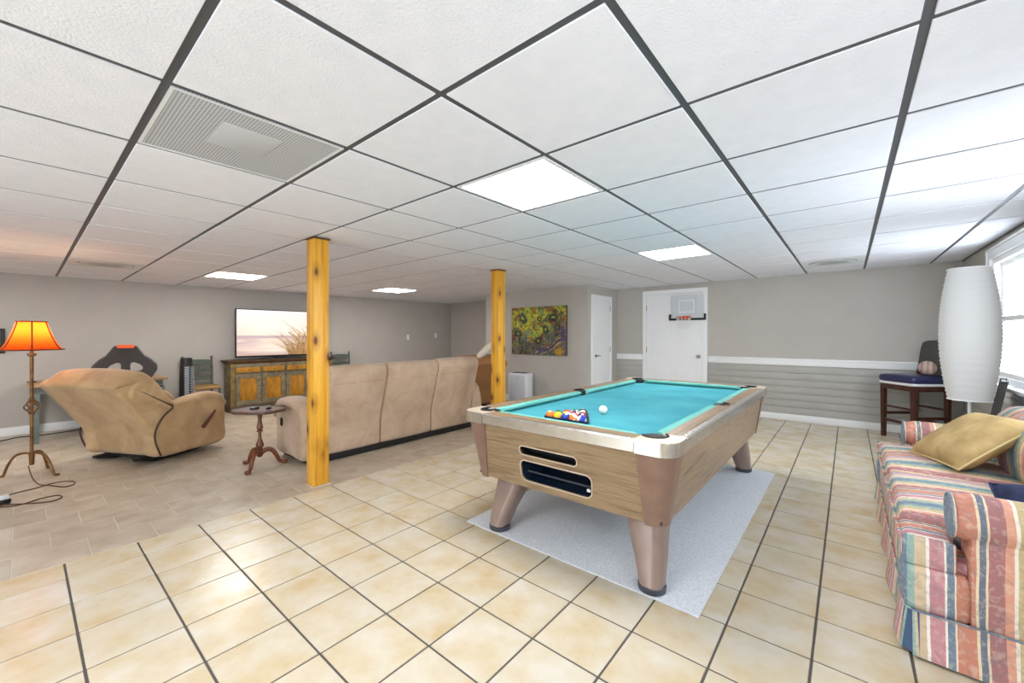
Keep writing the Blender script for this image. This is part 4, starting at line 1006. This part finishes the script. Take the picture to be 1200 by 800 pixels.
obj('rim_mount', G().bounds(-.07, .05, -.05, -.022, -.02, .035), 'orange', rm, bevel=.003)
for k in range(12):
    a0 = 2*PI*k/12
    for dr_ in (1, -1):
        pts = [(-.015+(.12-.05*q/4)*math.cos(a0+dr_*q*.13), -.16+(.12-.05*q/4)*math.sin(a0+dr_*q*.13), .006-.045*q) for q in range(5)]
        obj('net_cord', G().tube(pts, .0025, 4), 'white_trim', hp)

# ------------------------------------------------------------------ bar stool by the far wall
sg = thing('bar_stool', 'dark wooden bar stool with a navy leather seat in front of the chair rail', 'stool', (.631, 7.10, 0), math.atan2(-.32, .257))
# local: u along A->B, v towards the back; legs at +-.2
for sx in (-1, 1):
    for sy in (-1, 1):
        obj('leg', G().loft([[(sx*.2+a*s_, sy*.2+c*s_, z) for a, c in ((-.024, -.024), (.024, -.024), (.024, .024), (-.024, .024))] for z, s_ in ((0, .8), (.64, 1))]), 'espresso_wood', sg)
for s_ in (-1, 1):
    obj('stretcher', G().box((s_*.2, 0, .30), (.022, .36, .034)), 'espresso_wood', sg); obj('stretcher', G().box((0, s_*.2, .22), (.36, .022, .034)), 'espresso_wood', sg)
    obj('stretcher', G().box((0, s_*.2, .40), (.36, .018, .024)), 'espresso_wood', sg)
obj('seat_frame', G().bounds(-.225, .225, -.225, .225, .62, .69), 'espresso_wood', sg, bevel=.006)
obj('white_piping', G().soft((0, 0, .705), (.47, .47, .05), .02, 5), 'white_trim', sg)
obj('seat', G().soft((0, 0, .755), (.49, .49, .105), .045, 8, (0, 0, .012)), 'navy_leather', sg, smooth=70)
bp = [(-.2, 0), (.2, 0), (.215, .2), (.2, .4), (.15, .46), (0, .475), (-.15, .46), (-.2, .4), (-.215, .2)]
bp = [(p.x, p.y) for p in spline(bp, 4)]
obj('backrest', G().plate(bp, [], 0, .035, lambda a, b, c: (a, .205+c+b*.13-.06*(1-(a/.22)**2)*.5+.03, .76+b)), 'back_grey', sg, bevel=.008)
for s_ in (-1, 1): obj('back_post', G().tube([(s_*.19, .21, .6), (s_*.19, .225, .76), (s_*.19, .262, .95)], .018, 8), 'espresso_wood', sg)
bm = bmesh.new(); bmesh.ops.create_uvsphere(bm, u_segments=28, v_segments=16, radius=.085)
for f in bm.faces: f.smooth = True
me = bpy.data.meshes.new('ball'); bm.to_mesh(me); bm.free()
o = obj('ball', me, 'ball_leather'); o.location = (.735, 7.0, .819+.083); tag(o, 'worn pinkish brown panelled ball resting on the stool seat', 'ball')

# dark side chair by the window
dc = thing('side_chair', 'dark wooden side chair standing below the window beside the paper lamp', 'chair', (.725, 5.24, 0), math.radians(80))
for s_ in (-1, 1):
    obj('leg', G().box((s_*.19, .19, .22), (.036, .036, .44)), 'espresso_wood', dc)
    obj('back_leg', G().loft([[(s_*.19+a, y+c, z) for a, c in ((-.018, -.02), (.018, -.02), (.018, .02), (-.018, .02))] for y, z in ((-.2, 0), (-.19, .45), (-.272, .93))]), 'back_grey', dc)
obj('seat', G().soft((0, 0, .455), (.44, .43, .05), .02, 6, (0, 0, .008)), 'back_grey', dc)
obj('back_panel', G().loft([[(a, y+c, z) for a, c in ((-.18, -.012), (.18, -.012), (.18, .012), (-.18, .012))] for y, z in ((-.215, .6), (-.27, .92))]), 'back_grey', dc)
# paper lamp
pl_ = thing('paper_lamp', 'tall white ribbed rice paper floor lamp behind the striped sofa', 'lamp', (.735, 4.78, 0))
prof = []; NR = 34; zb0, zt0 = .79, 1.825
for k in range(NR*2+1):
    t_ = k/(NR*2); z = zb0+(zt0-zb0)*t_
    r = .118+.056*math.sin(PI*(t_*.96+.02))**.9-(.0065 if k % 2 else 0)+.0012*math.sin(k*1.7); prof.append((r, z))
pts = [[(r*math.cos(2*PI*q/40), r*math.sin(2*PI*q/40), z) for q in range(40)] for r, z in prof]
sh = obj('paper_shade', G().loft(pts, cap=False), 'rice_paper', pl_, smooth=70)
for r, z in (prof[0], prof[-1]): obj('shade_hoop', G().tube([(r*math.cos(2*PI*q/40), r*math.sin(2*PI*q/40), z) for q in range(40)], .004, 6, True), 'white_trim', sh)
obj('pole', G().tube([(0, 0, .015), (0, 0, 1.82)], .011, 10), 'vent_white', pl_)
obj('base', G().lathe([(.13, 0), (.13, .012), (.02, .022), (.001, .022)], 28), 'vent_white', pl_)
for k in range(3):
    a = 2*PI*k/3; obj('shade_spoke', G().tube([(0, 0, 1.815), (.118*math.cos(a), .118*math.sin(a), 1.822)], .003, 5), 'steel', sh)

# ------------------------------------------------------------------ striped sofa along the right wall (front faces -x)
Y0, Y1 = 2.31, 4.33
ss = thing('striped_sofa', 'sofa in multicoloured striped fabric with rolled arms and a skirt', 'sofa', (.17, (Y0+Y1)/2, 0))
L2 = (Y1-Y0)/2; DX = .90
obj('base', G().bounds(.012, DX-.02, -L2+.07, L2-.07, .17, .40), 'stripe_y', ss, bevel=.03)
fr = lambda x, a, b: (a, x, b)
for s_ in (-1, 1):
    y0, y1 = (-L2+.012, -L2+.2) if s_ < 0 else (L2-.2, L2-.012)
    ar = obj('arm', G().bounds(.19, DX, min(y0, y1), max(y0, y1), .17, .56), 'stripe_x', ss, bevel=.015)
    cy = -L2+.105 if s_ < 0 else L2-.105
    secs = []
    for k in range(13):
        x_ = .145+(DX-.145)*k/12; e = .018*(1-min(1, k/1.0))
        secs.append([(x_, cy+(.118-e)*math.cos(q), .572+(.092-e)*math.sin(q)) for q in [2*PI*w/28 for w in range(28)]])
    rl = obj('arm_roll', G().loft(secs), 'stripe_x', ar, smooth=60)
    obj('arm_welt', G().tube([(.148, cy+.107*math.cos(q), .572+.081*math.sin(q)) for q in [2*PI*w/28 for w in range(28)]], .006, 6, True), 'stripe_x', rl)
    # base front block below the cushion T
    obj('front_block', G().soft((.1, cy-s_*0, .265), (.19, .185, .19), .03, 6, (.01, .0, 0)), 'stripe_x', ss, smooth=60)
cl = L2-.21
for s_ in (-1, 1):
    out = rrect(-.02, .60, 0, cl, .03, 4)
    # T shape: main seat between the arms plus the ear in front of the arm
    main = [(.60, .004), (.60, cl), (.16, cl), (.16, cl+.175), (-.0, cl+.175), (-.0, .004)]
    main = [(a, b*s_) for a, b in main]
    g = G().plate(main, [], .355, .475, lambda u, v, w: (u, v, w))
    cu = obj('seat_cushion', g, 'stripe_y', ss, bevel=.035, bseg=4, smooth=60)
    obj('crown', G().soft((.3, s_*cl/2, .468), (.58, cl-.02, .07), .033, 8, (0, 0, .022)), 'stripe_y', cu, smooth=60)
    yy = [.008, cl+.172]
    obj('cushion_end', G().soft((.08, s_*(cl+.165), .415), (.158, .03, .118), .014, 5, (0, .004, 0)), 'stripe_x', cu, smooth=60)
    obj('cushion_welt', G().tube([(-.002, s_*(.03), .455), (-.002, s_*(cl+.14), .455)], .006, 6), 'stripe_y', cu)
    bc = spline([(.60, .44), (.545, .56), (.55, .72), (.62, .83), (.72, .84), (.80, .74), (.82, .5), (.78, .42)], 5)
    obj('back_cushion', soft_extrude(bc, min(s_*.01, s_*(cl)), max(s_*.01, s_*cl), .06, fr, 5, .02, 6), 'stripe_y', ss, smooth=70)
bf = spline([(.74, .2), (.74, .6), (.76, .78), (.83, .83), (.89, .78), (.895, .5), (.895, .2)], 5)
obj('back_frame', soft_extrude(bf, -L2+.03, L2-.03, .03, fr, 4, 0, 4), 'stripe_y', ss, smooth=60)
# skirt: wavy strips with box pleats at the corners
def skirt(p0, p1, m, nrm, waves):
    g = G(); n = 40; secs = []
    for k in range(n+1):
        t_ = k/n; q = Vector(p0).lerp(Vector(p1), t_); d0 = .004*math.sin(t_*waves); d1 = .012*math.sin(t_*waves)+.018
        a = q+Vector(nrm)*d0; b = q+Vector(nrm)*d1
        secs.append([(a.x, a.y, .185), (b.x, b.y, .012), (b.x-nrm[0]*.006, b.y-nrm[1]*.006, .012), (a.x-nrm[0]*.006, a.y-nrm[1]*.006, .185)])
    return obj('skirt', g.loft(secs), m, ss, smooth=60)
skirt((.012, -L2+.02, 0), (.012, L2-.02, 0), 'stripe_y', (-1, 0, 0), 26)
skirt((.03, -L2+.004, 0), (DX, -L2+.004, 0), 'stripe_x', (0, -1, 0), 6)
skirt((.03, L2-.004, 0), (DX, L2-.004, 0), 'stripe_x', (0, 1, 0), 6)
for s_ in (-1, 1):
    obj('corner_pleat', G().loft([[(.008-e, s_*(L2-.03), z), (.05, s_*(L2+e), z), (.05, s_*(L2-.02), z), (.03, s_*(L2-.03), z)] for z, e in ((.185, .001), (.012, .016))]), plain('pleat_blue', srgb(72, 92, 124), .9), ss)
obj('skirt_welt', G().tube([(DX, -L2+.004, .187), (.03, -L2-.001, .187), (.008, -L2+.02, .187), (.008, L2-.02, .187), (.03, L2+.001, .187), (DX, L2-.004, .187)], .004, 6), 'stripe_y', ss)
for x_ in (.1, DX-.1):
    for y_ in (-L2+.12, L2-.12): obj('foot', G().box((x_, y_, .085), (.05, .05, .17)), 'espresso_wood', ss)
# pillows
def pillow(name, label, c, ax, ay, w, h, th, m, welt):
    ax = Vector(ax).normalized(); ay = Vector(ay); ay = (ay-ax*ay.dot(ax)).normalized(); az = ax.cross(ay)
    R_ = Matrix((ax, ay, az)).transposed(); g = G(); n = 14
    top = []; bot = []
    for i in range(n+1):
        for j in range(n+1):
            u, v = 2*i/n-1, 2*j/n-1; z = th/2*((1-u**4)*(1-v**4))**.55
            pin = 1-.05*(1-abs(u)**2)*abs(v)**3-.0; pin2 = 1-.05*(1-abs(v)**2)*abs(u)**3
            p = (u*w/2*pin2, v*h/2*pin); top.append(R_ @ Vector((*p, z))+Vector(c)); bot.append(R_ @ Vector((*p, -z))+Vector(c))
    q = [(i*(n+1)+j, (i+1)*(n+1)+j, (i+1)*(n+1)+j+1, i*(n+1)+j+1) for i in range(n) for j in range(n)]
    g.add(top, q); g.add(bot, [f[::-1] for f in q]); t = thing(name, label, 'pillow', (0, 0, 0))
    obj('cover', g, m, t, smooth=70)
    ed = [(k, 0) for k in range(n)]+[(n, k) for k in range(n)]+[(n-k, n) for k in range(n)]+[(0, n-k) for k in range(n)]
    obj('piping', G().tube([top[i*(n+1)+j] for i, j in ed], .006, 6, True), welt, t)
    t2 = Vector(c); t.location = (0, 0, 0); return t
pillow('throw_pillow', 'square gold damask throw pillow leaning at the far end of the striped sofa', (.56, 3.66, .668), (.158, -.445, .025), (.245, .27, .245), .48, .45, .15, 'gold_damask', 'gold_piping')
pillow('throw_pillow', 'navy blue cushion tucked behind the near rolled arm of the striped sofa', (.66, 2.66, .575), (1, 0, .05), (0, .8, .5), .34, .26, .12, 'navy_cloth', 'navy_cloth')
